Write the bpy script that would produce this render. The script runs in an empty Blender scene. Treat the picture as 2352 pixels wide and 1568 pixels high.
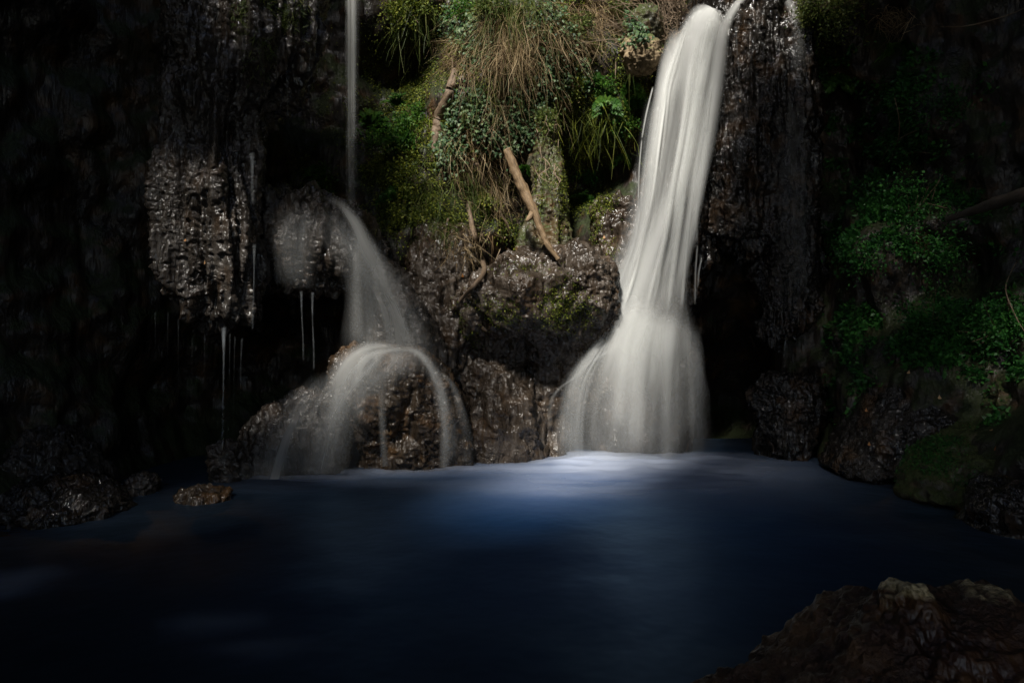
import bpy, math, random
import numpy as np
from mathutils import Vector
from mathutils.bvhtree import BVHTree

random.seed(7); rng = np.random.default_rng(11)
SC = bpy.context.scene; COL = SC.collection

# ---------------------------------------------------------------- camera
CAM_H = 1.3; FPX = 1568.0; CX, CY = 1176.0, 784.0
cam_d = bpy.data.cameras.new('camera'); cam = bpy.data.objects.new('camera', cam_d); COL.objects.link(cam)
cam.location = (0, 0, CAM_H); cam.rotation_euler = (math.radians(90), 0, 0)
cam_d.lens = 24; cam_d.sensor_width = 36; cam_d.clip_start = 0.05; cam_d.clip_end = 500
SC.camera = cam
# ---------------------------------------------------------------- light
SUN = Vector((-0.30, -0.82, 1.0)).normalized()
w = bpy.data.worlds.new('World'); SC.world = w; w.use_nodes = True
nt = w.node_tree; sky = nt.nodes.new('ShaderNodeTexSky'); sky.sky_type = 'NISHITA'; sky.sun_disc = False
sky.sun_elevation = math.asin(SUN.z); sky.sun_rotation = math.atan2(SUN.x, SUN.y)
sky.dust_density = 1.0
nt.nodes['Background'].inputs['Strength'].default_value = 0.05
nt.links.new(sky.outputs[0], nt.nodes['Background'].inputs['Color'])
sun_d = bpy.data.lights.new('sun', 'SUN'); sun_d.energy = 3.0; sun_d.angle = math.radians(6); sun_d.color = (1.0, 0.95, 0.87)
sun = bpy.data.objects.new('sun', sun_d); COL.objects.link(sun)
sun.rotation_euler = SUN.to_track_quat('Z', 'Y').to_euler(); sun.location = (-4, -6, 14)
# ---------------------------------------------------------------- exposure / engine
SC.view_settings.view_transform = 'Standard'; SC.view_settings.look = 'None'
SC.view_settings.exposure = 1.7; SC.view_settings.gamma = 1.0
SC.render.engine = 'CYCLES'
SC.cycles.use_denoising = True
SC.cycles.max_bounces = 6; SC.cycles.transparent_max_bounces = 32
SC.cycles.diffuse_bounces = 2; SC.cycles.glossy_bounces = 3
SC.cycles.volume_step_rate = 4; SC.cycles.volume_max_steps = 24; SC.cycles.volume_bounces = 0
SC.cycles.caustics_reflective = False; SC.cycles.caustics_refractive = False
SC.cycles.sample_clamp_indirect = 4.0

# ================================================================ helpers
def P(dx, dy, Y):
    return np.array([(dx - CX) / FPX * Y, Y, CAM_H - (dy - CY) / FPX * Y])

def _h(ix, iy, iz, s):
    n = (ix.astype(np.int64) * 73856093) ^ (iy.astype(np.int64) * 19349663) ^ (iz.astype(np.int64) * 83492791) ^ (s * 2654435761)
    n &= 0xffffffff
    n = ((n ^ (n >> 15)) * 0x2c1b3c6d) & 0xffffffff
    n = ((n ^ (n >> 12)) * 0x297a2d39) & 0xffffffff
    n ^= n >> 15
    return n.astype(np.float64) / 4294967295.0

def vnoise(p, seed=0):
    i = np.floor(p).astype(np.int64); f = p - i; f = f * f * f * (f * (f * 6 - 15) + 10)
    r = 0
    for a in (0, 1):
        for b in (0, 1):
            for c in (0, 1):
                wgt = (f[:, 0] if a else 1 - f[:, 0]) * (f[:, 1] if b else 1 - f[:, 1]) * (f[:, 2] if c else 1 - f[:, 2])
                r = r + wgt * _h(i[:, 0] + a, i[:, 1] + b, i[:, 2] + c, seed)
    return r * 2 - 1

def fbm(p, o=4, seed=0, gain=0.5):
    r = 0; a = 1.0
    for k in range(o):
        r = r + a * vnoise(p * (2.03 ** k) + 17.3 * k, seed + k); a *= gain
    return r

def worley(p, seed=0):
    i = np.floor(p).astype(np.int64); f = p - i
    m = np.full(len(p), 9.0)
    for a in (-1, 0, 1):
        for b in (-1, 0, 1):
            for c in (-1, 0, 1):
                X, Y, Z = i[:, 0] + a, i[:, 1] + b, i[:, 2] + c
                d = (a + _h(X, Y, Z, seed) - f[:, 0]) ** 2 + (b + _h(X, Y, Z, seed + 1) - f[:, 1]) ** 2 + (c + _h(X, Y, Z, seed + 2) - f[:, 2]) ** 2
                np.minimum(m, d, out=m)
    return np.sqrt(m)

def tag(o, label=None, cat=None, group=None, kind=None):
    if label: o['label'] = label
    if cat: o['category'] = cat
    if group: o['group'] = group
    if kind: o['kind'] = kind
    return o

def empty(name, loc, label=None, cat=None, group=None):
    o = bpy.data.objects.new(name, None); o.location = Vector(loc); COL.objects.link(o); o.empty_display_size = 0.1
    bpy.context.view_layer.update() if False else None
    return tag(o, label, cat, group)

def mk(name, V, F, mat, parent=None, uv=None, attrs=None, smooth=True):
    V = np.asarray(V, np.float64)
    if parent is not None: V = V - np.array(parent.location)
    F = np.asarray(F, np.int32); k = F.shape[1]
    me = bpy.data.meshes.new(name)
    me.vertices.add(len(V)); me.vertices.foreach_set('co', V.astype(np.float32).ravel())
    me.loops.add(F.size); me.loops.foreach_set('vertex_index', F.ravel())
    me.polygons.add(len(F)); me.polygons.foreach_set('loop_start', np.arange(0, F.size, k, dtype=np.int32))
    me.polygons.foreach_set('loop_total', np.full(len(F), k, np.int32))
    if smooth: me.polygons.foreach_set('use_smooth', np.ones(len(F), bool))
    if uv is not None:
        l = me.uv_layers.new(name='UVMap'); l.data.foreach_set('uv', np.asarray(uv, np.float32)[F.ravel()].ravel())
    if attrs:
        for n, a in attrs.items():
            at = me.attributes.new(n, 'FLOAT', 'POINT'); at.data.foreach_set('value', np.asarray(a, np.float32))
    me.update(calc_edges=True); me.validate()
    me.materials.append(mat)
    o = bpy.data.objects.new(name, me); COL.objects.link(o)
    if parent is not None: o.parent = parent
    return o

def gridF(nu, nv, wrap=False):
    """faces of a grid whose vertex index is v*nu+u"""
    u = np.arange(nu if wrap else nu - 1); v = np.arange(nv - 1)
    U, Vv = np.meshgrid(u, v); U2 = (U + 1) % nu
    return np.stack([Vv * nu + U, Vv * nu + U2, (Vv + 1) * nu + U2, (Vv + 1) * nu + U], -1).reshape(-1, 4)

def crom(keys, t):
    """Catmull-Rom through rows of keys (n,m) at t in 0..1"""
    keys = np.asarray(keys, float); n = len(keys)
    x = np.clip(t, 0, 1) * (n - 1); i = np.minimum(x.astype(int), n - 2); f = (x - i)[:, None]
    k = lambda j: keys[np.clip(j, 0, n - 1)]
    p0, p1, p2, p3 = k(i - 1), k(i), k(i + 1), k(i + 2)
    return 0.5 * (2 * p1 + (p2 - p0) * f + (2 * p0 - 5 * p1 + 4 * p2 - p3) * f ** 2 + (3 * p1 - p0 - 3 * p2 + p3) * f ** 3)

def sstep(a, b, x):
    t = np.clip((x - a) / (b - a), 0, 1); return t * t * (3 - 2 * t)

def grid_normals(G, wrap=False):
    if wrap: du = np.roll(G, -1, 1) - np.roll(G, 1, 1)
    else: du = np.gradient(G, axis=1)
    dv = np.gradient(G, axis=0)
    n = np.cross(du, dv); l = np.linalg.norm(n, axis=2, keepdims=True); return n / np.maximum(l, 1e-9)

# ================================================================ materials
def newmat(name):
    m = bpy.data.materials.new(name); m.use_nodes = True; t = m.node_tree; t.nodes.clear()
    out = t.nodes.new('ShaderNodeOutputMaterial'); return m, t, out

def N(t, typ, **kw):
    n = t.nodes.new(typ)
    for k, v in kw.items():
        if k in n.inputs: n.inputs[k].default_value = v
        else: setattr(n, k, v)
    return n

def noise(t, vec, scale, detail=4, rough=0.55, sc=None):
    if sc is not None:
        mp = N(t, 'ShaderNodeMapping'); mp.inputs['Scale'].default_value = sc; t.links.new(vec, mp.inputs[0]); vec = mp.outputs[0]
    n = N(t, 'ShaderNodeTexNoise', Scale=scale, Detail=detail, Roughness=rough); t.links.new(vec, n.inputs['Vector']); return n.outputs['Fac']

def ramp(t, fac, stops):
    r = N(t, 'ShaderNodeValToRGB'); e = r.color_ramp.elements
    while len(e) < len(stops): e.new(0.5)
    for el, (p, c) in zip(e, stops): el.position = p; el.color = (*c, 1) if len(c) == 3 else c
    t.links.new(fac, r.inputs[0]); return r.outputs[0]

def mix(t, fac, a, b):
    m = N(t, 'ShaderNodeMix', data_type='RGBA')
    (t.links.new(fac, m.inputs[0]) if not isinstance(fac, (int, float)) else setattr(m.inputs[0], 'default_value', fac))
    for v, i in ((a, 6), (b, 7)):
        if isinstance(v, tuple): m.inputs[i].default_value = (*v, 1)
        else: t.links.new(v, m.inputs[i])
    return m.outputs[2]

def math_(t, op, a, b=None, c=None, clamp=False):
    m = N(t, 'ShaderNodeMath', operation=op, use_clamp=clamp)
    for i, v in enumerate((a, b, c)):
        if v is None: continue
        if isinstance(v, (int, float)): m.inputs[i].default_value = v
        else: t.links.new(v, m.inputs[i])
    return m.outputs[0]

def rock_mat(name, dark, mid, light, moss=0.35, mosscol=(0.035, 0.06, 0.012), ochre=0.2, rough=(0.22, 0.5), bump=0.5, wet=0.26, lichen=None, grain=(26, 2)):
    m, t, out = newmat(name)
    geo = N(t, 'ShaderNodeNewGeometry'); pos = geo.outputs['Position']
    n1 = noise(t, pos, 2.2, 6, 0.62); n2 = noise(t, pos, 15, 3, 0.55, (1, 1, 0.24)); n3 = noise(t, pos, 60, 3, 0.6)
    s = math_(t, 'ADD', math_(t, 'MULTIPLY', n1, 0.45), math_(t, 'ADD', math_(t, 'MULTIPLY', n2, 0.35), math_(t, 'MULTIPLY', n3, 0.2)))
    c = ramp(t, s, [(0.36, dark), (0.5, mid), (0.66, light)])
    no = noise(t, pos, 3.7, 4); oc = ramp(t, no, [(0.52, (0, 0, 0)), (0.66, (1, 1, 1))])
    c = mix(t, math_(t, 'MULTIPLY', oc, ochre), c, (0.13, 0.065, 0.022))
    # moss grows on upward faces and in patches
    sep = N(t, 'ShaderNodeSeparateXYZ'); t.links.new(geo.outputs['Normal'], sep.inputs[0])
    mm = math_(t, 'ADD', math_(t, 'MULTIPLY', sep.outputs['Z'], 0.28), noise(t, pos, 2.9, 6, 0.65))
    mf = ramp(t, mm, [(0.62 - 0.3 * moss, (0, 0, 0)), (0.74 - 0.3 * moss, (1, 1, 1))])
    mc = ramp(t, n3, [(0.3, tuple(x * 0.5 for x in mosscol)), (0.7, tuple(x * 1.6 for x in mosscol))])
    mfac = math_(t, 'MULTIPLY', mf, 0.9 if moss > 0 else 0.0)
    c = mix(t, mfac, c, mc)
    if lichen is not None:      # pale crust on the highest knobs
        sz = N(t, 'ShaderNodeSeparateXYZ'); t.links.new(pos, sz.inputs[0])
        lf = N(t, 'ShaderNodeMapRange'); t.links.new(math_(t, 'ADD', sz.outputs['Z'], math_(t, 'MULTIPLY', noise(t, pos, 9, 4), 0.16)), lf.inputs[0]); lf.inputs[1].default_value = lichen; lf.inputs[2].default_value = lichen + 0.03
        c = mix(t, lf.outputs[0], c, ramp(t, n3, [(0.35, (0.12, 0.09, 0.04)), (0.65, (0.45, 0.36, 0.2))]))
    b = N(t, 'ShaderNodeBsdfPrincipled'); t.links.new(c, b.inputs['Base Color'])
    b.inputs['Coat Weight'].default_value = wet; b.inputs['Coat Roughness'].default_value = 0.2; b.inputs['Coat IOR'].default_value = 1.33; b.inputs['Specular IOR Level'].default_value = 0.3
    rr = N(t, 'ShaderNodeMapRange'); t.links.new(n2, rr.inputs[0]); rr.inputs[1].default_value = 0.35; rr.inputs[2].default_value = 0.7
    rr.inputs[3].default_value = rough[0]; rr.inputs[4].default_value = rough[1]
    rg = math_(t, 'ADD', rr.outputs[0], math_(t, 'MULTIPLY', mfac, 0.4), clamp=True); t.links.new(rg, b.inputs['Roughness'])
    hgt = math_(t, 'ADD', math_(t, 'MULTIPLY', n2, 1.0), math_(t, 'MULTIPLY', math_(t, 'MULTIPLY', noise(t, pos, grain[0], grain[1], 0.55), 1.5), ramp(t, noise(t, pos, 3.1, 3), [(0.40, (0.05, 0.05, 0.05)), (0.66, (0.55, 0.55, 0.55))])))
    bp = N(t, 'ShaderNodeBump', Strength=min(1, bump * 1.5), Distance=0.045); t.links.new(hgt, bp.inputs['Height']); t.links.new(bp.outputs[0], b.inputs['Normal']); t.links.new(bp.outputs[0], b.inputs['Coat Normal'])
    t.links.new(b.outputs[0], out.inputs[0]); return m

def leaf_mat(name, stops, trans=0.35, rough=0.45):
    m, t, out = newmat(name)
    at = N(t, 'ShaderNodeAttribute', attribute_name='var')
    geo = N(t, 'ShaderNodeNewGeometry'); n = noise(t, geo.outputs['Position'], 1.7, 3)
    v = math_(t, 'ADD', math_(t, 'MULTIPLY', at.outputs['Fac'], 0.65), math_(t, 'MULTIPLY', n, 0.35))
    c = ramp(t, v, stops)
    b = N(t, 'ShaderNodeBsdfPrincipled', Roughness=rough); t.links.new(c, b.inputs['Base Color'])
    b.inputs['Specular IOR Level'].default_value = 0.25
    tr = N(t, 'ShaderNodeBsdfTranslucent'); t.links.new(c, tr.inputs[0])
    mx = N(t, 'ShaderNodeMixShader'); mx.inputs[0].default_value = trans
    t.links.new(b.outputs[0], mx.inputs[1]); t.links.new(tr.outputs[0], mx.inputs[2]); t.links.new(mx.outputs[0], out.inputs[0]); return m

def wood_mat(name, c1, c2, rough=0.7):
    m, t, out = newmat(name)
    tc = N(t, 'ShaderNodeTexCoord'); uv = tc.outputs['UV']
    a = noise(t, uv, 6, 5, 0.65, (1.2, 0.25, 1)); g = noise(t, uv, 26, 4, 0.6, (1.6, 0.12, 1))
    s = math_(t, 'ADD', math_(t, 'MULTIPLY', a, 0.6), math_(t, 'MULTIPLY', g, 0.4))
    c = ramp(t, s, [(0.35, c1), (0.62, c2)])
    b = N(t, 'ShaderNodeBsdfPrincipled', Roughness=rough); t.links.new(c, b.inputs['Base Color'])
    bp = N(t, 'ShaderNodeBump', Strength=0.7, Distance=0.012); t.links.new(s, bp.inputs['Height']); t.links.new(bp.outputs[0], b.inputs['Normal'])
    t.links.new(b.outputs[0], out.inputs[0]); return m

def water_white(name, ku, kv, lo=0.25, hi=1.25, col=(0.82, 0.83, 0.81)):
    """silky falling water: opacity from the sheet's own thickness and fine streaks along the flow"""
    m, t, out = newmat(name)
    at = N(t, 'ShaderNodeAttribute', attribute_name='film'); tc = N(t, 'ShaderNodeTexCoord')
    s1 = noise(t, tc.outputs['UV'], 1.0, 4, 0.6, (ku, kv, 1)); s2 = noise(t, tc.outputs['UV'], 1.0, 3, 0.6, (ku * 3.1, kv * 1.4, 1))
    s = math_(t, 'ADD', math_(t, 'MULTIPLY', s1, 0.7), math_(t, 'MULTIPLY', s2, 0.3))
    mr = N(t, 'ShaderNodeMapRange'); t.links.new(s, mr.inputs[0]); mr.inputs[1].default_value = 0.3; mr.inputs[2].default_value = 0.68
    mr.inputs[3].default_value = lo; mr.inputs[4].default_value = hi
    a = math_(t, 'MULTIPLY', at.outputs['Fac'], mr.outputs[0], clamp=True)
    d = N(t, 'ShaderNodeBsdfDiffuse'); d.inputs[0].default_value = (*col, 1)
    tl = N(t, 'ShaderNodeBsdfTranslucent'); tl.inputs[0].default_value = (*col, 1)
    m1 = N(t, 'ShaderNodeMixShader'); m1.inputs[0].default_value = 0.5; t.links.new(d.outputs[0], m1.inputs[1]); t.links.new(tl.outputs[0], m1.inputs[2])
    tp = N(t, 'ShaderNodeBsdfTransparent')
    m2 = N(t, 'ShaderNodeMixShader'); t.links.new(a, m2.inputs[0]); t.links.new(tp.outputs[0], m2.inputs[1]); t.links.new(m1.outputs[0], m2.inputs[2])
    t.links.new(m2.outputs[0], out.inputs[0]); return m

M = {}
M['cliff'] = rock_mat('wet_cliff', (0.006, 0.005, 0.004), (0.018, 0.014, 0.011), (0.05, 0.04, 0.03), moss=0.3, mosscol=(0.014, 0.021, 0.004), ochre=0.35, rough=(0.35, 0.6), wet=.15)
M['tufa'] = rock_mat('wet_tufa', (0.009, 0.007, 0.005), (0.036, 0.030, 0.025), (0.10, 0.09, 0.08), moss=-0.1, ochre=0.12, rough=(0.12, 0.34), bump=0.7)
M['tufa_brown'] = rock_mat('brown_tufa', (0.009, 0.006, 0.004), (0.034, 0.024, 0.016), (0.09, 0.07, 0.05), moss=-0.1, ochre=0.55, rough=(0.14, 0.36), bump=0.7)
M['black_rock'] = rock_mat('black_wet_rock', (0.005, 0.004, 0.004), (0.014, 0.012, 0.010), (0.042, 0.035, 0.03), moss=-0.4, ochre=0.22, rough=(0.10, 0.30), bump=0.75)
M['ledge'] = rock_mat('ledge_rock', (0.012, 0.008, 0.005), (0.045, 0.034, 0.025), (0.12, 0.10, 0.082), moss=0.0, ochre=0.15, rough=(0.16, 0.4), bump=0.8)
M['mossrock'] = rock_mat('mossy_rock', (0.012, 0.012, 0.008), (0.04, 0.036, 0.02), (0.09, 0.075, 0.035), moss=0.35, mosscol=(0.03, 0.04, 0.008), ochre=0.5, rough=(0.4, 0.7))
M['tan_rock'] = rock_mat('tan_rock', (0.06, 0.042, 0.022), (0.19, 0.14, 0.08), (0.36, 0.28, 0.18), moss=0.05, ochre=0.1, rough=(0.7, 0.9), wet=0, grain=(70, 6))
M['fore_rock'] = rock_mat('russet_rock', (0.006, 0.0025, 0.0015), (0.030, 0.011, 0.004), (0.08, 0.04, 0.018), moss=-0.25, mosscol=(0.04, 0.05, 0.015), ochre=0.45, rough=(0.4, 0.7), bump=0.55, wet=.3, lichen=0.475, grain=(55, 5))
M['bed'] = rock_mat('pebble_bed', (0.06, 0.034, 0.014), (0.18, 0.105, 0.042), (0.3, 0.19, 0.085), moss=-0.4, ochre=0.4, rough=(0.5, 0.8), wet=0)
M['moss'] = leaf_mat('moss_green', [(0.2, (0.018, 0.032, 0.005)), (0.5, (0.085, 0.12, 0.013)), (0.8, (0.2, 0.21, 0.026))], 0.3, 0.6)
M['fern'] = leaf_mat('fern_green', [(0.2, (0.016, 0.05, 0.009)), (0.5, (0.04, 0.12, 0.016)), (0.8, (0.11, 0.20, 0.026))], 0.4, 0.5)
M['ivy'] = leaf_mat('ivy_green', [(0.2, (0.016, 0.042, 0.018)), (0.5, (0.040, 0.085, 0.028)), (0.8, (0.11, 0.16, 0.07))], 0.25, 0.5)
M['darkgreen'] = leaf_mat('shade_green', [(0.2, (0.010, 0.045, 0.010)), (0.5, (0.028, 0.12, 0.026)), (0.8, (0.06, 0.19, 0.035))], 0.35, 0.4)
M['straw'] = leaf_mat('dry_grass', [(0.15, (0.08, 0.045, 0.02)), (0.5, (0.23, 0.16, 0.08)), (0.8, (0.46, 0.36, 0.21))], 0.3, 0.6)
M['grass'] = leaf_mat('green_grass', [(0.15, (0.03, 0.05, 0.01)), (0.5, (0.08, 0.12, 0.025)), (0.8, (0.16, 0.17, 0.05))], 0.35, 0.5)
M['deadleaf'] = leaf_mat('dead_leaf', [(0.1, (0.20, 0.07, 0.02)), (0.5, (0.38, 0.17, 0.05)), (0.85, (0.55, 0.36, 0.2))], 0.25, 0.5)
M['added_canopy'] = leaf_mat('added_canopy_leaf', [(0.1, (0.012, 0.03, 0.006)), (0.5, (0.03, 0.06, 0.012)), (0.9, (0.06, 0.1, 0.02))], 0.08, 0.6)  # leaves of the unseen trees added for shade
M['bark'] = wood_mat('grey_bark', (0.035, 0.026, 0.018), (0.15, 0.115, 0.08))
M['root'] = wood_mat('brown_root', (0.04, 0.026, 0.015), (0.17, 0.115, 0.07))
M['log'] = wood_mat('bare_log_wood', (0.03, 0.018, 0.009), (0.26, 0.17, 0.085))
M['twig'] = wood_mat('dry_twig', (0.09, 0.06, 0.038), (0.26, 0.19, 0.12))
M['darkwood'] = wood_mat('rotten_wood', (0.014, 0.010, 0.007), (0.06, 0.042, 0.026))
M['silk'] = water_white('silky_water', 6, 0.3, 0.72, 1.18)
M['veil'] = water_white('water_veil', 8, 0.4, 0.5, 1.25, (0.6, 0.62, 0.62))
M['thread'] = water_white('water_thread', 6, 5.0, 0.1, 1.3, (0.7, 0.76, 0.8))

# ================================================================ the setting
# ---- plan curve of the gorge, walked from front left round the back to front right
plan = np.array([(-3.5, -7), (-5.0, -4), (-5.2, 0), (-5.1, 3.2), (-4.7, 5.4), (-3.9, 7.2), (-2.6, 8.4), (-1.0, 8.85), (0.6, 8.95), (2.0, 8.95),
                 (3.1, 8.75), (4.2, 7.8), (5.0, 6.2), (5.5, 4.0), (5.8, 0), (5.4, -4), (3.5, -7)], float)
bumps = [  # dx, dy, rx, ry, metres towards the pool
    (1190, 60, 260, 170, 0.62), (1240, 240, 200, 130, 0.40), (950, 30, 70, 50, 0.45), (915, 130, 90, 85, -0.75), (1010, 330, 130, 130, 0.35),
    (960, 470, 120, 130, 0.45), (1370, 410, 70, 80, -0.85), (1440, 160, 60, 60, 0.45), (1410, 300, 60, 60, 0.2), (1410, 560, 60, 140, 0.75),
    (1120, 560, 160, 60, 0.35), (1180, 900, 150, 130, 0.25), (1685, 900, 85, 190, -1.4), (660, 850, 120, 160, -0.6), (430, 900, 160, 150, -0.7),
    (1040, 760, 60, 100, 0.3), (880, 720, 90, 140, 0.6), (1900, 60, 60, 80, 0.7), (1900, 450, 60, 250, -0.5), (2030, 80, 40, 120, -0.4), (2130, 250, 120, 90, 0.45),
    (2100, 560, 170, 110, 0.55), (2000, 400, 50, 60, -0.3), (2250, 620, 70, 90, -0.7), (690, 200, 60, 190, -0.5)]

def plan_at(s):
    return crom(plan, s)

def build_cliff():
    seg = [0.30, 0.36, 0.76, 0.82]
    s = np.concatenate([np.linspace(0, .26, 40, endpoint=False), np.linspace(.26, .80, 560, endpoint=False), np.linspace(.80, 1, 40)])
    nu = len(s); C = plan_at(s)
    e = 1e-3; T = plan_at(np.clip(s + e, 0, 1)) - plan_at(np.clip(s - e, 0, 1)); T /= np.linalg.norm(T, axis=1, keepdims=True)
    inw = np.stack([T[:, 1], -T[:, 0]], 1)      # towards the pool
    nz = 330
    tv = np.linspace(0, 1, nz)
    top = 7.6 - 2.3 * np.exp(-((C[:, 0] - 1.75) / 0.85) ** 4) * (C[:, 1] > 5)
    zz = -1.0 + (top[None, :] + 1.0) * tv[:, None]
    X = np.broadcast_to(C[:, 0], zz.shape); Yb = np.broadcast_to(C[:, 1], zz.shape)
    d = np.zeros_like(zz)
    vis = (Yb > 4.0)
    for (bx, by, rx, ry, a) in bumps:
        q = P(bx, by, 8.7); ax, az = rx / FPX * 8.7, ry / FPX * 8.7
        # measure along the plan curve by direction seen from the pool's centre, so side-wall bumps keep their width
        Xp = X / np.maximum(Yb, 1) * 8.7; Zp = CAM_H + (zz - CAM_H) / np.maximum(Yb, 1) * 8.7
        d += vis * a * np.exp(-(((Xp - q[0]) / ax) ** 2 + ((Zp - q[2]) / az) ** 2))
    d += 1.3 * np.clip(1 - zz / 2.6, 0, 1.3) * sstep(2.9, 4.6, X) * vis          # right-hand bank leans out
    d += 0.9 * np.clip(1 - zz / 1.3, 0, 1.3) * sstep(-3.3, -4.6, X) * vis
    p = np.stack([X, Yb, zz], -1).reshape(-1, 3)
    n = (0.30 * fbm(p * np.array([.7, .7, .8]), 4, 3) + 0.16 * (0.55 - worley(p * np.array([2.6, 2.6, 2.0]), 5))
         + 0.07 * (0.55 - worley(p * np.array([7., 7., 4.5]), 9)) + 0.05 * fbm(p * np.array([5, 5, 2.]), 3, 13)).reshape(zz.shape)
    d = d + n
    G = np.stack([X + inw[:, 0] * d, Yb + inw[:, 1] * d, zz], -1)
    # plateau behind the rim
    rows = []
    last = G[-1]
    for k, r in enumerate((0.15, 0.35, 0.7, 1.2, 2.0, 3.5, 6, 10)):
        q = last.copy(); q[:, 0] -= inw[:, 0] * r; q[:, 1] -= inw[:, 1] * r
        q[:, 2] += 0.10 * r + 0.5 * sstep(0.2, 2.0, np.array([r]))[0] + 0.12 * fbm(q * 1.3, 3, 41 + k)
        rows.append(q)
    G = np.concatenate([G, np.array(rows)], 0)
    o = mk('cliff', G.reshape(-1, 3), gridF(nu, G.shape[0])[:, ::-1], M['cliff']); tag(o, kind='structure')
    return o, G
cliff, CLG = build_cliff()

# ---- pool bed and banks
def bed_depth(x, y):
    """metres of water; negative on the bank"""
    left = 0.62 * (x + 3.15 + 0.28 * (6.3 - y) * 0.0) 
    sh = -4.1 + 0.235 * (y - 3.0) ** 1.0          # shore line x on the left as a function of y
    dl = (x - sh) * 0.33
    sr = 3.9 - 0.12 * (y - 3)
    dr = (sr - x) * 0.5
    db = (8.2 - y) * 0.8
    return np.minimum(np.minimum(dl, dr), np.minimum(db, 1.1))
def build_bed():
    xs = np.linspace(-7, 7, 260); ys = np.linspace(-7, 9.5, 260); Xg, Yg = np.meshgrid(xs, ys)
    dep = bed_depth(Xg, Yg)
    p = np.stack([Xg, Yg, 0 * Xg], -1).reshape(-1, 3)
    n = (0.10 * fbm(p * 0.9, 3, 71) + 0.05 * (0.5 - worley(p * 4.0, 77)) + 0.025 * (0.5 - worley(p * 11.0, 78))).reshape(Xg.shape)
    Z = -dep + n - 0.04
    Z = np.minimum(Z, np.where(Yg > 6.6, -.12, -.06) + np.clip(n * .25, -.03, .03))
    o = mk('pool_bed', np.stack([Xg, Yg, Z], -1).reshape(-1, 3), gridF(260, 260), M['bed']); tag(o, kind='structure')
build_bed()

def water_mat():
    m, t, out = newmat('pool_water')
    at = N(t, 'ShaderNodeAttribute', attribute_name='murk'); geo = N(t, 'ShaderNodeNewGeometry')
    b = N(t, 'ShaderNodeBsdfDiffuse')
    ae = N(t, 'ShaderNodeAttribute', attribute_name='blue_core'); n = noise(t, geo.outputs['Position'], 0.7, 3)
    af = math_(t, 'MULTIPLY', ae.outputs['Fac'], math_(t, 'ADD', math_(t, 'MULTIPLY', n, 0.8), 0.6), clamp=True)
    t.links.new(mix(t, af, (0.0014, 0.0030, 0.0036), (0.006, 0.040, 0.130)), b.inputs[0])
    tp = N(t, 'ShaderNodeBsdfTransparent'); tp.inputs[0].default_value = (0.8, 0.78, 0.7, 1)
    m1 = N(t, 'ShaderNodeMixShader'); t.links.new(at.outputs['Fac'], m1.inputs[0]); t.links.new(tp.outputs[0], m1.inputs[1]); t.links.new(b.outputs[0], m1.inputs[2])
    gl = N(t, 'ShaderNodeBsdfGlossy', Roughness=0.42); gl.inputs[0].default_value = (0.38, 0.6, 0.92, 1)
    fr = N(t, 'ShaderNodeFresnel', IOR=1.33)
    bp = N(t, 'ShaderNodeBump', Strength=0.25, Distance=0.05); t.links.new(noise(t, geo.outputs['Position'], 2.2, 3), bp.inputs['Height'])
    t.links.new(bp.outputs[0], gl.inputs['Normal']); t.links.new(bp.outputs[0], fr.inputs['Normal'])
    m2 = N(t, 'ShaderNodeMixShader'); t.links.new(fr.outputs[0], m2.inputs[0]); t.links.new(m1.outputs[0], m2.inputs[1]); t.links.new(gl.outputs[0], m2.inputs[2])
    t.links.new(m2.outputs[0], out.inputs[0]); return m
M['water'] = water_mat()
def build_water():
    xs = np.linspace(-6.5, 6.5, 200); ys = np.linspace(-6.5, 9.2, 220); Xg, Yg = np.meshgrid(xs, ys)
    p = np.stack([Xg, Yg, 0 * Xg], -1).reshape(-1, 3)
    Z = 0.012 * fbm(p * 1.1, 3, 91).reshape(Xg.shape)
    dep = np.maximum(bed_depth(Xg, Yg), np.where(Yg > 6.6, .9, 0))
    murk = 1 - np.exp(-dep * 2.6)
    blue = np.exp(-(((Xg - 1.0) / 1.65) ** 2 + ((Yg - 5.9) / 1.9) ** 2)) + .4 * np.exp(-(((Xg - .1) / 1.2) ** 2 + ((Yg - 3.7) / 1.1) ** 2))  # bluest by the fall and mid pool, near black towards the sides
    o = mk('pool_water', np.stack([Xg, Yg, Z], -1).reshape(-1, 3), gridF(200, 220), M['water'], attrs={'murk': murk.ravel(), 'blue_core': blue.ravel()}); tag(o, kind='structure')
build_water()

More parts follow.
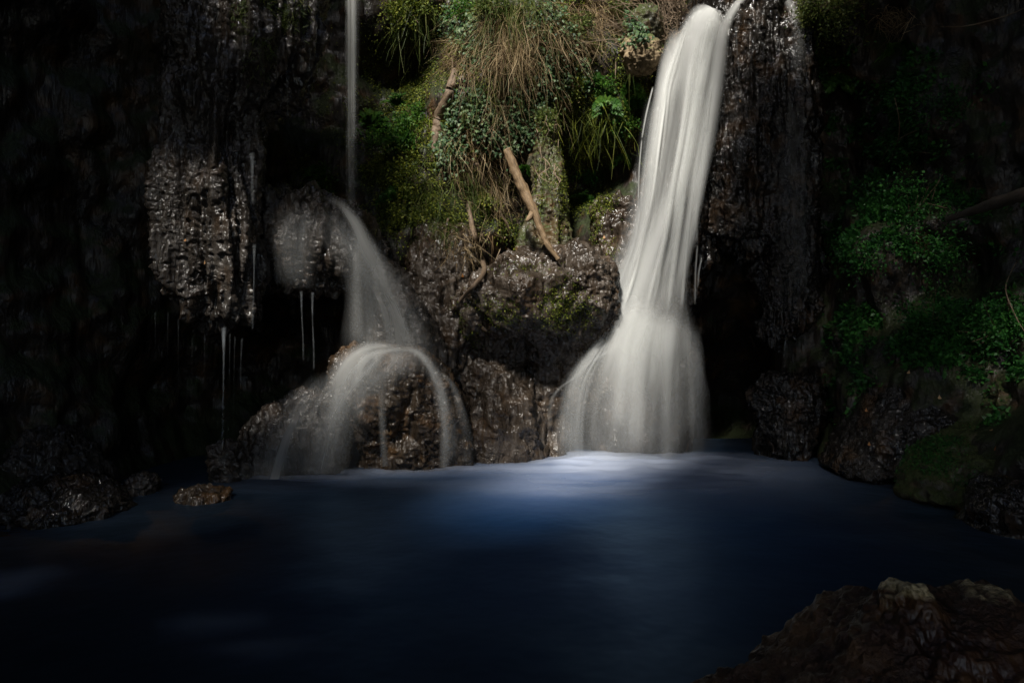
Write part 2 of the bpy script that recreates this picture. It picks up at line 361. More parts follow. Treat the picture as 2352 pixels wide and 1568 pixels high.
# ================================================================ rock masses
ROCKS = [(cliff, CLG)]
def loft(name, rows, mat, label, cat='rock', nu=150, nv=150, capt=0.12, capb=0.10, lump=(0.07, 0.035), freq=(4.5, 11.), flute=0.03, fine=0.02, seed=0, group=None, big=0.06, squash=0.55):
    """rows: (dy, left dx, right dx, depth Y of the axis, half depth) - a body lofted through real ellipses, then eroded"""
    v = np.linspace(0, 1, nv); R = crom(rows, v)
    Yc = R[:, 3]
    z = CAM_H - (R[:, 0] - CY) / FPX * Yc; cx = ((R[:, 1] + R[:, 2]) / 2 - CX) / FPX * Yc
    rx = np.maximum(R[:, 2] - R[:, 1], 1) / 2 / FPX * Yc; ry = np.maximum(R[:, 4], .02)
    k = np.ones(nv)
    if capt > 0: k *= np.where(v < capt, np.sqrt(np.clip(1 - (1 - v / capt) ** 2, 0, 1)), 1)
    if capb > 0: k *= np.where(v > 1 - capb, np.sqrt(np.clip(1 - ((v - 1 + capb) / capb) ** 2, 0, 1)), 1)
    k = np.maximum(k, 0.004)
    th = np.linspace(0, 2 * np.pi, nu, endpoint=False)
    ct, st = np.cos(th), np.sin(th); e = 0.93
    ct = np.sign(ct) * np.abs(ct) ** e; st = np.sign(st) * np.abs(st) ** e
    G = np.stack([cx[:, None] + (rx * k)[:, None] * ct, Yc[:, None] + (ry * k)[:, None] * st, np.broadcast_to(z[:, None], (nv, nu))], -1)
    Nn = grid_normals(G, True)
    cen = np.stack([cx, Yc, z], -1)[:, None, :]
    sgn = np.sign(np.sum(Nn * (G - cen), -1, keepdims=True)); sgn[sgn == 0] = 1; Nn = Nn * sgn
    p = G.reshape(-1, 3) + 13.7 * seed
    wp = p + 0.16 * np.stack([vnoise(p * 2.3, 31 + seed), vnoise(p * 2.3 + 5, 32 + seed), vnoise(p * 2.3 + 9, 33 + seed)], 1)
    am = np.clip(0.75 + 0.75 * vnoise(p * 1.7 + 3, 34 + seed), 0.1, 1.5)
    d = (big * fbm(p * 1.3, 3, 100 + seed) + am * lump[0] * (0.5 - worley(wp * freq[0] * np.array([1, 1, squash]), 200 + seed)) * 2
         + am * lump[1] * 1.1 * (1 - 2 * np.abs(fbm(wp * freq[1] * .55 * np.array([1, 1, squash * .7]), 3, 300 + seed)))
         + lump[1] * .25 * (0.5 - worley(wp * freq[1] * np.array([1, 1, squash]), 300 + seed)) * 2
         + flute * vnoise(p * np.array([9, 9, 0.9]), 400 + seed) + flute * .8 * vnoise(p * np.array([22, 22, 1.6]), 410 + seed) + fine * fbm(p * 26, 2, 500 + seed)).reshape(nv, nu, 1)
    G = G + Nn * d
    o = mk(name, G.reshape(-1, 3), gridF(nu, nv, True), mat)
    tag(o, label, cat, group); o.location = (0, 0, 0)
    ROCKS.append((o, np.concatenate([G, G[:, :1]], 1)))
    return o

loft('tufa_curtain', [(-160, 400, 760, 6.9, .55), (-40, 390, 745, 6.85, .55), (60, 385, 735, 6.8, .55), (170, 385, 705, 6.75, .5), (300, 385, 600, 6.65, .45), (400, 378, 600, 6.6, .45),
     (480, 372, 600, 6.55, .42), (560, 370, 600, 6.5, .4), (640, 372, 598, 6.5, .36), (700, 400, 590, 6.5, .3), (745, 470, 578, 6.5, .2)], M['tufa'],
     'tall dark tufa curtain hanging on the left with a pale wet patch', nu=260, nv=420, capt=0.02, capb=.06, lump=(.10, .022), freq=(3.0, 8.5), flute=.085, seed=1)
loft('tufa_mound', [(445, 620, 770, 7.5, .4), (470, 580, 805, 7.35, .5), (520, 560, 832, 7.25, .52), (580, 560, 845, 7.2, .5), (630, 580, 840, 7.2, .46), (668, 640, 810, 7.22, .36), (690, 700, 780, 7.25, .25)], M['tufa'],
     'rounded grey tufa mound under the thin waterfall, beside the hanging curtain', nu=240, nv=170, capt=.2, capb=.2, lump=(.10, .045), freq=(3.6, 10), flute=.05, seed=2)
loft('tufa_mound', [(520, 780, 880, 7.9, .35), (600, 785, 905, 7.7, .38), (680, 790, 960, 7.6, .42), (760, 800, 1010, 7.6, .42), (850, 800, 1040, 7.65, .42), (960, 800, 1050, 7.7, .4)], M['tufa'],
     'sloping grey rock face veiled by mist between the two left mounds', nu=150, nv=150, seed=3)
loft('tufa_mound', [(795, 810, 960, 7.35, .3), (830, 770, 1010, 7.3, .46), (890, 748, 1045, 7.27, .52), (960, 800, 1068, 7.27, .5), (1030, 830, 1082, 7.3, .46), (1090, 810, 1085, 7.3, .4)], M['tufa_brown'],
     'domed brown tufa mound at the waterline with water arching over it', nu=220, nv=170, lump=(.07, .04), freq=(4.2, 10), seed=4)
loft('tufa_mound', [(900, 690, 790, 7.2, .2), (950, 600, 790, 7.1, .35), (1010, 560, 790, 7.0, .42), (1100, 540, 780, 6.95, .42)], M['tufa'],
     'low grey rock apron sloping left into the pool from the brown mound', nu=170, nv=110, seed=5)
loft('ledge_rock', [(580, 1230, 1375, 7.95, .3), (612, 1120, 1398, 7.85, .5), (655, 1050, 1410, 7.75, .58), (705, 1025, 1410, 7.72, .56), (755, 1035, 1390, 7.8, .5), (800, 1060, 1360, 8.0, .45), (880, 1100, 1350, 8.2, .4)], M['ledge'],
     'broad wet boulder ledge in the centre under the leaning log', nu=260, nv=190, lump=(.11, .05), freq=(3.2, 9), big=.13, capb=.04, squash=.9, flute=.01, seed=6)
loft('ledge_rock', [(720, 1040, 1150, 8.1, .2), (800, 1030, 1180, 8.0, .3), (870, 1040, 1220, 7.85, .4), (960, 1060, 1240, 7.75, .45), (1080, 1060, 1250, 7.7, .42)], M['ledge'],
     'dark lumpy rock at the waterline between the brown mound and the main fall', nu=140, nv=120, seed=7)
loft('ledge_rock', [(740, 1150, 1300, 8.25, .3), (800, 1150, 1310, 8.15, .4), (880, 1170, 1310, 8.1, .42), (960, 1190, 1300, 8.1, .42), (1080, 1190, 1300, 8.1, .42)], M['ledge'],
     'shadowed rock set back under the ledge, just left of the fall apron', nu=130, nv=120, seed=28)
loft('ledge_rock', [(520, 960, 1060, 8.3, .3), (590, 940, 1090, 8.15, .4), (680, 930, 1090, 8.0, .42), (780, 940, 1100, 7.95, .45), (860, 960, 1090, 7.95, .4)], M['ledge'],
     'brown rock shoulder between the green slope and the central ledge', nu=140, nv=150, seed=29)
loft('ledge_rock', [(455, 1370, 1440, 8.35, .2), (500, 1362, 1462, 8.3, .3), (600, 1375, 1470, 8.25, .35), (700, 1360, 1480, 8.2, .36), (780, 1320, 1480, 8.15, .36), (880, 1270, 1420, 8.1, .36), (950, 1250, 1400, 8.1, .3)], M['ledge'],
     'tall grey rock slab lining the left edge of the main waterfall', nu=150, nv=220, seed=8, flute=.04)
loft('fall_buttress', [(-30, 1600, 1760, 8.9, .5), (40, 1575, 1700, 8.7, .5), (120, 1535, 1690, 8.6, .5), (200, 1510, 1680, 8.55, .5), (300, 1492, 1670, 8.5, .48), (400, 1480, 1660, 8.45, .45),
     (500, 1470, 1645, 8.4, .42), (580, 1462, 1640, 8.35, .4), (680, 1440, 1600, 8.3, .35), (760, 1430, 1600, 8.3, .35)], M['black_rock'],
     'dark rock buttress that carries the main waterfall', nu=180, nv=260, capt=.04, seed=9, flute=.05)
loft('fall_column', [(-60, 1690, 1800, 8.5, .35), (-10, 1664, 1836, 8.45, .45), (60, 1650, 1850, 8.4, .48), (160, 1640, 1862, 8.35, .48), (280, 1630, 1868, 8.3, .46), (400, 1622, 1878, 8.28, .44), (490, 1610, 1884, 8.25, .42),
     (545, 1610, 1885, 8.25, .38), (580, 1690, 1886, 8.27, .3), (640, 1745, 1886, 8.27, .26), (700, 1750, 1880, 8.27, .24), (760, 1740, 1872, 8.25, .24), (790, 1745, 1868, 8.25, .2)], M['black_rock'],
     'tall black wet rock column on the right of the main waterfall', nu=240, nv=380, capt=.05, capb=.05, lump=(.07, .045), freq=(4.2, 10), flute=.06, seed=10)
loft('dome_rock', [(740, 1480, 1560, 8.4, .2), (765, 1430, 1590, 8.3, .35), (810, 1395, 1600, 8.25, .42), (870, 1365, 1600, 8.2, .44), (940, 1350, 1590, 8.15, .42), (1080, 1350, 1585, 8.15, .4)], M['black_rock'],
     'domed dark rock behind the spreading apron of the main waterfall', nu=160, nv=130, seed=11)
loft('mossy_pillar', [(230, 1235, 1275, 8.35, .25), (290, 1228, 1283, 8.25, .25), (340, 1220, 1288, 8.2, .26), (400, 1222, 1294, 8.15, .28), (470, 1225, 1302, 8.1, .3), (540, 1205, 1310, 8.1, .3), (610, 1200, 1320, 8.1, .3)], M['mossrock'],
     'mossy ochre stone pillar standing behind the leaning log', nu=120, nv=170, lump=(.05, .025), freq=(4.5, 12), flute=.03, capb=.02, seed=12)
loft('round_rock', [(862, 1765, 1850, 7.75, .2), (885, 1735, 1885, 7.7, .3), (930, 1727, 1893, 7.68, .35), (980, 1740, 1880, 7.68, .34), (1070, 1755, 1850, 7.68, .3)], M['black_rock'],
     'round dark rock in the pool below the black column', nu=120, nv=100, seed=13)
loft('shore_boulder', [(850, 2070, 2150, 7.0, .3), (880, 2000, 2230, 6.9, .55), (940, 1960, 2270, 6.8, .7), (1010, 1925, 2290, 6.75, .75), (1100, 1885, 2300, 6.7, .75)], M['black_rock'],
     'large black boulder with glistening edge on the right shore', nu=190, nv=140, lump=(.07, .035), squash=1, flute=0, seed=14)
loft('shore_boulder', [(985, 2260, 2330, 5.9, .25), (1010, 2200, 2370, 5.8, .4), (1070, 2120, 2380, 5.7, .5), (1160, 2080, 2400, 5.6, .5)], M['mossrock'],
     'low mossy boulder on the right shore in front of the large black one', nu=120, nv=90, squash=1, flute=0, seed=15)
loft('shore_boulder', [(850, 2300, 2400, 6.2, .3), (890, 2240, 2440, 6.1, .45), (950, 2230, 2440, 6.1, .5), (1040, 2220, 2440, 6.1, .5)], M['mossrock'],
     'mossy boulder cut by the right edge of the picture', nu=120, nv=90, squash=1, flute=0, seed=16)
loft('shore_boulder', [(1105, 2310, 2400, 4.9, .2), (1130, 2270, 2420, 4.85, .3), (1180, 2250, 2430, 4.8, .35), (1260, 2240, 2430, 4.8, .35)], M['black_rock'],
     'small dark rock in the water at the right edge, foam beside it', nu=100, nv=80, squash=1, flute=0, seed=17)
loft('shore_boulder', [(985, 70, 150, 6.0, .25), (1020, 30, 200, 5.95, .4), (1070, -10, 232, 5.9, .5), (1150, -40, 250, 5.85, .55), (1200, -40, 250, 5.8, .5)], M['tufa'],
     'large shadowed boulder on the left shore', nu=140, nv=100, squash=1, flute=0, seed=18)
loft('shore_boulder', [(1100, 90, 190, 5.35, .2), (1125, 50, 250, 5.3, .35), (1160, 25, 275, 5.2, .4), (1225, 10, 260, 5.15, .4)], M['black_rock'],
     'low wet black boulder in front of the large shadowed one on the left', nu=140, nv=80, squash=1, flute=0, seed=19)
loft('small_rock', [(1078, 315, 345, 5.95, .08), (1090, 298, 362, 5.93, .15), (1115, 290, 368, 5.9, .18), (1160, 285, 365, 5.9, .18)], M['tufa'],
     'small upright glistening rock at the left waterline', nu=90, nv=70, lump=(.025, .015), freq=(7, 18), big=.03, flute=0, squash=1, seed=20)
loft('small_rock', [(1112, 450, 490, 5.75, .08), (1122, 415, 522, 5.7, .17), (1140, 405, 530, 5.65, .22), (1170, 400, 525, 5.65, .22)], M['tufa_brown'],
     'flat brownish stone awash at the left edge of the pool', nu=90, nv=60, lump=(.02, .012), freq=(6, 16), big=.03, flute=0, squash=1, seed=21)
loft('small_rock', [(1015, 495, 545, 6.5, .1), (1035, 485, 560, 6.45, .16), (1060, 485, 565, 6.45, .18), (1110, 490, 570, 6.45, .18)], M['tufa'],
     'small knobbly rock where the thick water thread lands', nu=90, nv=70, lump=(.03, .02), freq=(7, 16), big=.03, flute=0, squash=1, seed=22)
loft('brow_rock', [(88, 1455, 1495, 8.25, .1), (105, 1438, 1512, 8.2, .18), (135, 1436, 1516, 8.18, .2), (175, 1445, 1505, 8.2, .15)], M['tan_rock'],
     'pale tan rock on the rim just left of the main waterfall', nu=90, nv=80, lump=(.03, .025), freq=(6, 14), squash=1, flute=0, seed=23)
loft('brow_rock', [(20, 1470, 1500, 8.5, .1), (40, 1452, 1515, 8.45, .16), (75, 1450, 1518, 8.45, .16), (100, 1460, 1510, 8.45, .12)], M['mossrock'],
     'mossy knob on the cliff rim beside the tan rock', nu=70, nv=60, lump=(.03, .02), squash=1, flute=0, seed=24)
loft('foreground_rock', [(1342, 2060, 2110, 2.42, .05), (1362, 2030, 2150, 2.42, .1), (1392, 2005, 2330, 2.42, .2), (1440, 1955, 2460, 2.40, .34), (1500, 1890, 2560, 2.36, .44), (1580, 1750, 2640, 2.3, .54), (1680, 1600, 2700, 2.25, .62), (1800, 1560, 2720, 2.2, .66), (1900, 1540, 2720, 2.2, .66)], M['fore_rock'],
     'russet dark rock filling the bottom right corner', nu=320, nv=260, lump=(.05, .02), freq=(3.2, 10), squash=1, flute=0, seed=25, capt=.06, big=.12, fine=.016)
# one ray-cast tree over all rock, to seat plants on real surfaces
_v = []; _f = []; off = 0
for o, G in ROCKS:
    n = len(o.data.vertices); co = np.empty(n * 3, np.float32); o.data.vertices.foreach_get('co', co)
    f = np.empty(len(o.data.loops), np.int32); o.data.loops.foreach_get('vertex_index', f)
    _v.append(co.reshape(-1, 3)); _f.append(f.reshape(-1, 4) + off); off += n
BV = BVHTree.FromPolygons(np.concatenate(_v).tolist(), np.concatenate(_f).tolist())
EYE = Vector((0, 0, CAM_H))
def hit(dx, dy):
    d = Vector(((dx - CX) / FPX, 1, -(dy - CY) / FPX)).normalized()
    loc, nrm, i, dist = BV.ray_cast(EYE, d)
    if loc is None: loc = Vector(P(dx, dy, 8.6)); nrm = Vector((0, -1, 0))
    if nrm.dot(d) > 0: nrm = -nrm
    return np.array(loc), np.array(nrm)

# ================================================================ plants
def frames(d):
    d = d / np.linalg.norm(d, axis=-1, keepdims=True)
    up = np.where(np.abs(d[..., 2:3]) > 0.95, np.array([1., 0, 0]), np.array([0, 0, 1.]))
    a = np.cross(d, up); a /= np.linalg.norm(a, axis=-1, keepdims=True); b = np.cross(a, d); return d, a, b

def tube_geo(pts, rad, sides=8, rough=0.0, seed=0):
    pts = np.asarray(pts, float); n = len(pts)
    T = np.gradient(pts, axis=0); d, a, b = frames(T)
    th = np.linspace(0, 2 * np.pi, sides, endpoint=False)
    rad = np.asarray(rad, float)[:, None] * np.ones((1, sides))
    if rough:
        q = np.concatenate([np.repeat(np.arange(n)[:, None] * 0.35, sides, 1)[..., None], np.cos(th)[None, :, None] * np.ones((n, 1, 1)) * 1.3, np.sin(th)[None, :, None] * np.ones((n, 1, 1)) * 1.3], -1).reshape(-1, 3)
        rad = rad * (1 + rough * fbm(q + seed * 7.7, 3, seed).reshape(n, sides))
    V = pts[:, None] + rad[..., None] * (np.cos(th)[None, :, None] * a[:, None] + np.sin(th)[None, :, None] * b[:, None])
    L = np.concatenate([[0], np.cumsum(np.linalg.norm(np.diff(pts, axis=0), axis=1))])
    uv = np.stack([np.broadcast_to(th / 6.283 * 2, (n, sides)), np.broadcast_to(L[:, None] * 6, (n, sides))], -1).reshape(-1, 2)
    F = gridF(sides, n, True)
    # close the ends
    V = np.concatenate([V.reshape(-1, 3), pts[:1], pts[-1:]]); uv = np.concatenate([uv, [[0, 0], [1, 1]]])
    i = np.arange(sides); e0 = np.stack([np.full(sides, n * sides), (i + 1) % sides, i, i], 1); e1 = np.stack([np.full(sides, n * sides + 1), (n - 1) * sides + i, (n - 1) * sides + (i + 1) % sides, (n - 1) * sides + (i + 1) % sides], 1)
    return V, np.concatenate([F, e0[:, :3][:, [0, 1, 2, 2]], e1[:, [0, 1, 2, 2]]]), uv

def clean_quads(F):
    return F
def tube(name, pts, rad, mat, parent=None, sides=8, rough=0.15, seed=0, n=24):
    k = crom(np.concatenate([np.asarray(pts, float), np.asarray(rad, float)[:, None]], 1), np.linspace(0, 1, n))
    V, F, uv = tube_geo(k[:, :3], np.maximum(k[:, 3], 5e-4), sides, rough, seed)
    nq = sides * (n - 1)
    if parent is not None: V = V - np.array(parent.location)
    me = bpy.data.meshes.new(name); me.from_pydata(V.tolist(), [], [tuple(f) for f in F[:nq].tolist()] + [tuple(f[:3]) for f in F[nq:].tolist()])
    me.polygons.foreach_set('use_smooth', np.ones(len(me.polygons), bool))
    l = me.uv_layers.new(name='UVMap'); idx = np.empty(len(me.loops), np.int32); me.loops.foreach_get('vertex_index', idx); l.data.foreach_set('uv', uv[idx].astype(np.float32).ravel())
    me.materials.append(mat)
    o = bpy.data.objects.new(name, me); COL.objects.link(o)
    if parent is not None: o.parent = parent
    return o

def leaf_cloud(pos, dirs, nrm, length, width, bend=0.0):
    """many small pointed leaves, 4 verts 1 quad each; pos,dirs,nrm (n,3)"""
    n = len(pos); d = dirs / np.linalg.norm(dirs, axis=1, keepdims=True)
    a = np.cross(d, nrm); a /= np.maximum(np.linalg.norm(a, axis=1, keepdims=True), 1e-6)
    nn = np.cross(a, d)
    L = np.broadcast_to(np.asarray(length, float), (n,))[:, None]; W = np.broadcast_to(np.asarray(width, float), (n,))[:, None]
    v0 = pos; v1 = pos + d * L * .45 + a * W * .5 + nn * L * bend; v2 = pos + d * L; v3 = pos + d * L * .45 - a * W * .5 + nn * L * bend
    V = np.stack([v0, v1, v2, v3], 1).reshape(-1, 3); F = np.arange(4 * n).reshape(n, 4)
    var = np.repeat(rng.random(n), 4); return V, F, var

def blades(root, dirs, length, width, droop, seg=4):
    """hanging or upright grass: curved tapering strips"""
    n = len(root); d = dirs / np.linalg.norm(dirs, axis=1, keepdims=True)
    t = np.linspace(0, 1, seg + 1)[None, :, None]
    L = np.asarray(length)[:, None, None]
    wob = rng.normal(0, .17, (n, 1, 3)) * np.sin(t * rng.uniform(2, 6, (n, 1, 1)) + rng.random((n, 1, 1)) * 3)
    C = root[:, None] + (d[:, None] * t + np.array([0, 0, -1.]) * (t ** 1.6) * np.asarray(droop)[:, None, None] + wob * t) * L
    side = np.cross(d, rng.normal(0, 1, (n, 3))); side /= np.linalg.norm(side, axis=1, keepdims=True)
    W = np.asarray(width)[:, None, None] * (1 - 0.85 * t)
    A = C + side[:, None] * W * .5; B = C - side[:, None] * W * .5
    V = np.stack([A, B], 2).reshape(n, -1, 3)       # (n, (seg+1)*2, 3)
    k = np.arange(seg); f = np.stack([2 * k, 2 * k + 1, 2 * k + 3, 2 * k + 2], 1)
    F = (np.arange(n)[:, None, None] * (2 * (seg + 1)) + f[None]).reshape(-1, 4)
    var = np.repeat(rng.random(n), 2 * (seg + 1)); return V.reshape(-1, 3), F, var

def rand_unit(n):
    v = rng.normal(0, 1, (n, 3)); return v / np.linalg.norm(v, axis=1, keepdims=True)

# ---- moss and small herbs covering the rock: too many to count
def surf_samples(which, n, mask):
    o, G = ROCKS[which]
    A = G[:-1, :-1]; B = G[:-1, 1:]; C = G[1:, :-1]
    nr = np.cross(B - A, C - A); ar = np.linalg.norm(nr, axis=2); nr = nr / np.maximum(ar, 1e-12)[..., None]
    cen = (A + B + C) / 3
    wgt = ar * mask(cen, nr); wgt = wgt.ravel(); s = wgt.sum()
    if s <= 0: return np.zeros((0, 3)), np.zeros((0, 3))
    idx = rng.choice(len(wgt), n, p=wgt / s)
    r = rng.random((n, 2)); A, B, C = A.reshape(-1, 3)[idx], B.reshape(-1, 3)[idx], C.reshape(-1, 3)[idx]
    pos = A + (B - A) * r[:, :1] + (C - A) * r[:, 1:]
    nn = nr.reshape(-1, 3)[idx]
    tow = np.array([0, 2.5, 1.2]) - pos; sg = np.sign(np.sum(nn * tow, 1, keepdims=True)); sg[sg == 0] = 1
    return pos, nn * sg

def pxmask(regs, base=.75, amp=1.1):
    def f(c, nr):
        Y = np.maximum(c[..., 1], .5); dx = CX + c[..., 0] / Y * FPX; dy = CY - (c[..., 2] - CAM_H) / Y * FPX
        m = np.zeros(c.shape[:-1])
        for (x, y, rx, ry, wt) in regs: m = np.maximum(m, wt * np.exp(-(((dx - x) / rx) ** 2 + ((dy - y) / ry) ** 2) ** 1.5))
        nz = vnoise(c.reshape(-1, 3) * 2.6, 61).reshape(m.shape) + 0.6 * vnoise(c.reshape(-1, 3) * 7, 62).reshape(m.shape)
        return m * np.clip(base + nz * amp, 0, 1.7) * (c[..., 1] > 3)
    return f

def moss_patch(name, which, n, regs, mat, label, L=(.012, .035), W=.5, hang=.6, lift=.02, base=.75, amp=1.1):
    pos, nn = surf_samples(which, n, pxmask(regs, base, amp))
    if len(pos) == 0: return
    d = nn * rng.uniform(.2, 1, (n, 1)) + np.array([0, 0, -1.]) * hang * rng.random((n, 1)) + rand_unit(n) * .7
    ln = L[0] + (L[1] - L[0]) * rng.random(n) ** 1.7
    V, F, var = leaf_cloud(pos + nn * (rng.random((n, 1)) - .25) * lift, d, rand_unit(n) * .6 + nn, ln, ln * W)
    o = mk(name, V, F, mat, attrs={'var': var}, smooth=False)
    tag(o, label, 'moss', kind='stuff'); return o

moss_patch('moss_cover', 0, 260000, [(960, 330, 160, 170, 1), (950, 500, 140, 90, 1), (1160, 480, 110, 70, .8), (720, 400, 70, 60, .5), (1200, 150, 300, 170, .8), (1410, 230, 80, 130, 1), (1340, 470, 60, 40, .7), (1330, 330, 60, 80, .6), (860, 250, 60, 130, .5), (1900, 50, 60, 70, 1.6), (1440, 60, 70, 60, 1)],
           M['moss'], 'yellow green moss and small herbs covering the middle of the cliff', L=(.014, .045), lift=.07)
moss_patch('moss_cover', 0, 36000, [(2100, 560, 160, 140, 1), (2130, 250, 120, 110, .5), (2180, 760, 160, 80, 1), (2300, 900, 120, 90, .8), (1960, 800, 60, 150, .3), (1930, 200, 50, 120, .8), (1950, 350, 60, 70, .5)],
           M['darkgreen'], 'deep green moss and leaves on the shaded right bank', L=(.014, .075), base=.1, amp=1.9)
def rock_index(label_part):
    for i, (o, G) in enumerate(ROCKS):
        if label_part in o.get('label', ''): return i
moss_patch('moss_cover', rock_index('mossy ochre'), 7000, [(1270, 340, 40, 70, 1), (1285, 440, 18, 90, 1), (1240, 420, 14, 90, .5)], M['moss'], 'moss on the ochre pillar behind the log', L=(.01, .028))
moss_patch('moss_cover', rock_index('broad wet boulder'), 9000, [(1300, 700, 60, 60, 1), (1120, 720, 70, 40, .7), (1060, 760, 40, 60, .7), (1200, 620, 60, 20, .5)], M['moss'], 'dark moss hanging on the front of the central boulder ledge', L=(.012, .03))
moss_patch('moss_cover', rock_index('tall grey rock slab'), 6000, [(1385, 490, 30, 60, 1.2), (1400, 560, 20, 40, .6), (1340, 800, 30, 50, .6)], M['moss'], 'moss on the left side of the grey slab by the fall', L=(.012, .03))
moss_patch('moss_cover', rock_index('low mossy boulder'), 8000, [(2230, 1050, 120, 70, 1)], M['darkgreen'], 'moss cushions on the low boulder on the right shore', L=(.012, .03))
moss_patch('moss_cover', rock_index('mossy boulder cut'), 8000, [(2320, 920, 120, 80, 1)], M['darkgreen'], 'bright moss on the boulder at the right edge', L=(.012, .03))
moss_patch('moss_cover', rock_index('tall dark tufa'), 5000, [(585, 35, 40, 45, 1.2), (680, 40, 30, 50, .7), (600, 110, 25, 60, .8)], M['grass'], 'thin green tufts on top of the hanging tufa curtain', L=(.03, .09), W=.12, hang=1.4)

# ---- ivy curtains
def ivy_leaf_mesh():
    pts = [(0, 0), (.30, .05), (.52, -.02 + .25), (.30, .48), (.0, 1.0), (-.30, .48), (-.52, .23), (-.30, .05)]
    V = [(x * .9, 0.10 * abs(x), y) for x, y in pts] + [(0, -.06, .4)]
    F = [(8, i, (i + 1) % 8) for i in range(8)]
    return np.array(V), F
IVV, IVF = ivy_leaf_mesh()
ivy_meshes = []
for k in range(4):
    me = bpy.data.meshes.new('leaf'); me.from_pydata((IVV * 1.0).tolist(), [], IVF)
    at = me.attributes.new('var', 'FLOAT', 'POINT'); at.data.foreach_set('value', np.full(len(IVV), 0.25 + 0.2 * k, np.float32)); me.materials.append(M['ivy']); ivy_meshes.append(me)

def ivy(label, tops, lens, nleaf, big, loc_px, size=(.03, .052), spread=.055):
    r0, _ = hit(*loc_px)
    t = empty('ivy_curtain', r0, label, 'ivy', 'ivy hanging on the cliff')
    allp = []
    for j, ((dx, dy), L) in enumerate(zip(tops, lens)):
        p, n = hit(dx, dy)
        pts = [p + n * .02]
        m = 7
        for k in range(1, m):
            q, qn = hit(dx + rng.normal(0, 3 + k), dy + L * k / (m - 1))
            base = pts[-1].copy(); base[2] -= (L / (m - 1)) / FPX * p[1]
            y = min(base[1] + .03, q[1] - .03) if q[1] < base[1] + .4 else base[1]
            pts.append(np.array([base[0] + rng.normal(0, .025), y, base[2]]))
        pts = np.array(pts); rad = np.linspace(.007, .002, len(pts))
        tube('stem', pts, rad, M['root'], t, sides=5, rough=.1, n=18)
        allp.append(crom(pts, rng.random(nleaf // len(tops))))
    Q = np.concatenate(allp); n = len(Q)
    Q = Q + rng.normal(0, spread, (n, 3)) * np.array([1, .5, 1]); Q[:, 1] -= .02
    dirs = np.array([0, -.35, -1.]) + rng.normal(0, .45, (n, 3)); nr = np.array([0, -1., .45]) + rng.normal(0, .45, (n, 3))
    s = rng.uniform(*size, n)
    # largest leaves stand alone
    order = np.argsort(-s); ob = order[:big]; rest = order[big:]
    for i in ob:
        o = bpy.data.objects.new('leaf', random.choice(ivy_meshes)); COL.objects.link(o); o.parent = t
        d = Vector(dirs[i]).normalized(); nn = Vector(nr[i]); a = d.cross(nn).normalized(); nn = a.cross(d)
        from mathutils import Matrix
        R = Matrix((a, -nn, d)).transposed().to_4x4() 
        o.matrix_local = Matrix.Translation(Vector(Q[i]) - t.location) @ R @ Matrix.Scale(s[i] * 1.15, 4)
    n = len(rest); d = dirs[rest] / np.linalg.norm(dirs[rest], axis=1, keepdims=True); a = np.cross(d, nr[rest]); a /= np.linalg.norm(a, axis=1, keepdims=True); nn = np.cross(a, d)
    S = s[rest][:, None, None]
    V = Q[rest][:, None] + S * (IVV[None, :, :1] * a[:, None] - IVV[None, :, 1:2] * nn[:, None] + IVV[None, :, 2:3] * d[:, None])
    F = (np.arange(n)[:, None, None] * 9 + np.array(IVF)[None]).reshape(-1, 3)
    o = mk('foliage', V.reshape(-1, 3), F, M['ivy'], t, attrs={'var': np.repeat(rng.random(n), 9)}, smooth=False); o['kind'] = 'stuff'
ivy('dark ivy curtain right of the bare slanting root, left of centre', [(1040, 205), (1062, 200), (1085, 198), (1105, 205), (1050, 225)], [110, 170, 120, 90, 160], 620, 60, (1070, 200))
ivy('long ivy strand curtain with pale leaves just above the leaning log', [(1165, 225), (1180, 190), (1195, 180), (1210, 190), (1225, 200), (1185, 230)], [120, 140, 130, 120, 70, 100], 700, 70, (1190, 190))
ivy('ivy hanging from the rim below the dry grass on the right of the brow', [(1250, 95), (1265, 85), (1285, 95), (1230, 110), (1300, 70)], [110, 120, 80, 90, 50], 520, 50, (1260, 90))
ivy('bluish ivy cluster near the top edge of the brow', [(1235, 18), (1255, 10), (1275, 22), (1215, 30)], [60, 80, 60, 50], 360, 30, (1250, 20))
ivy('small ivy patch around the lower end of the bare slanting root', [(1015, 300), (1030, 290), (1045, 310), (1005, 320)], [80, 110, 80, 70], 380, 30, (1025, 300))
ivy('ivy and leaves at the top left of the brow beside the dark cave', [(1035, 10), (1055, 5), (1075, 15), (1045, 40), (1065, 45)], [70, 90, 80, 90, 60], 480, 30, (1055, 10))
ivy('thin ivy on the mossy knob by the rim near the main waterfall', [(1440, 25), (1452, 40), (1462, 70), (1475, 80)], [60, 60, 50, 40], 240, 20, (1450, 40))

ivy('ivy spreading across the brow just under its green top', [(1090, 60), (1110, 70), (1130, 55), (1100, 90), (1080, 80)], [70, 80, 80, 60, 70], 420, 20, (1100, 70), (.025, .045))
ivy('ivy sheet on the right flank of the brow facing the waterfall', [(1290, 110), (1305, 120), (1320, 130), (1280, 140), (1270, 170)], [90, 80, 70, 90, 80], 480, 20, (1300, 120), (.025, .045))
ivy('ivy between the two long curtains in the middle of the wall', [(1110, 225), (1125, 235), (1140, 230), (1150, 250), (1120, 270)], [110, 120, 110, 90, 80], 460, 20, (1130, 240), (.025, .045))
ivy('ivy falling beside the top of the leaning log and the pillar', [(1230, 250), (1245, 240), (1215, 270), (1200, 300)], [80, 60, 70, 60], 300, 15, (1230, 250), (.025, .045))
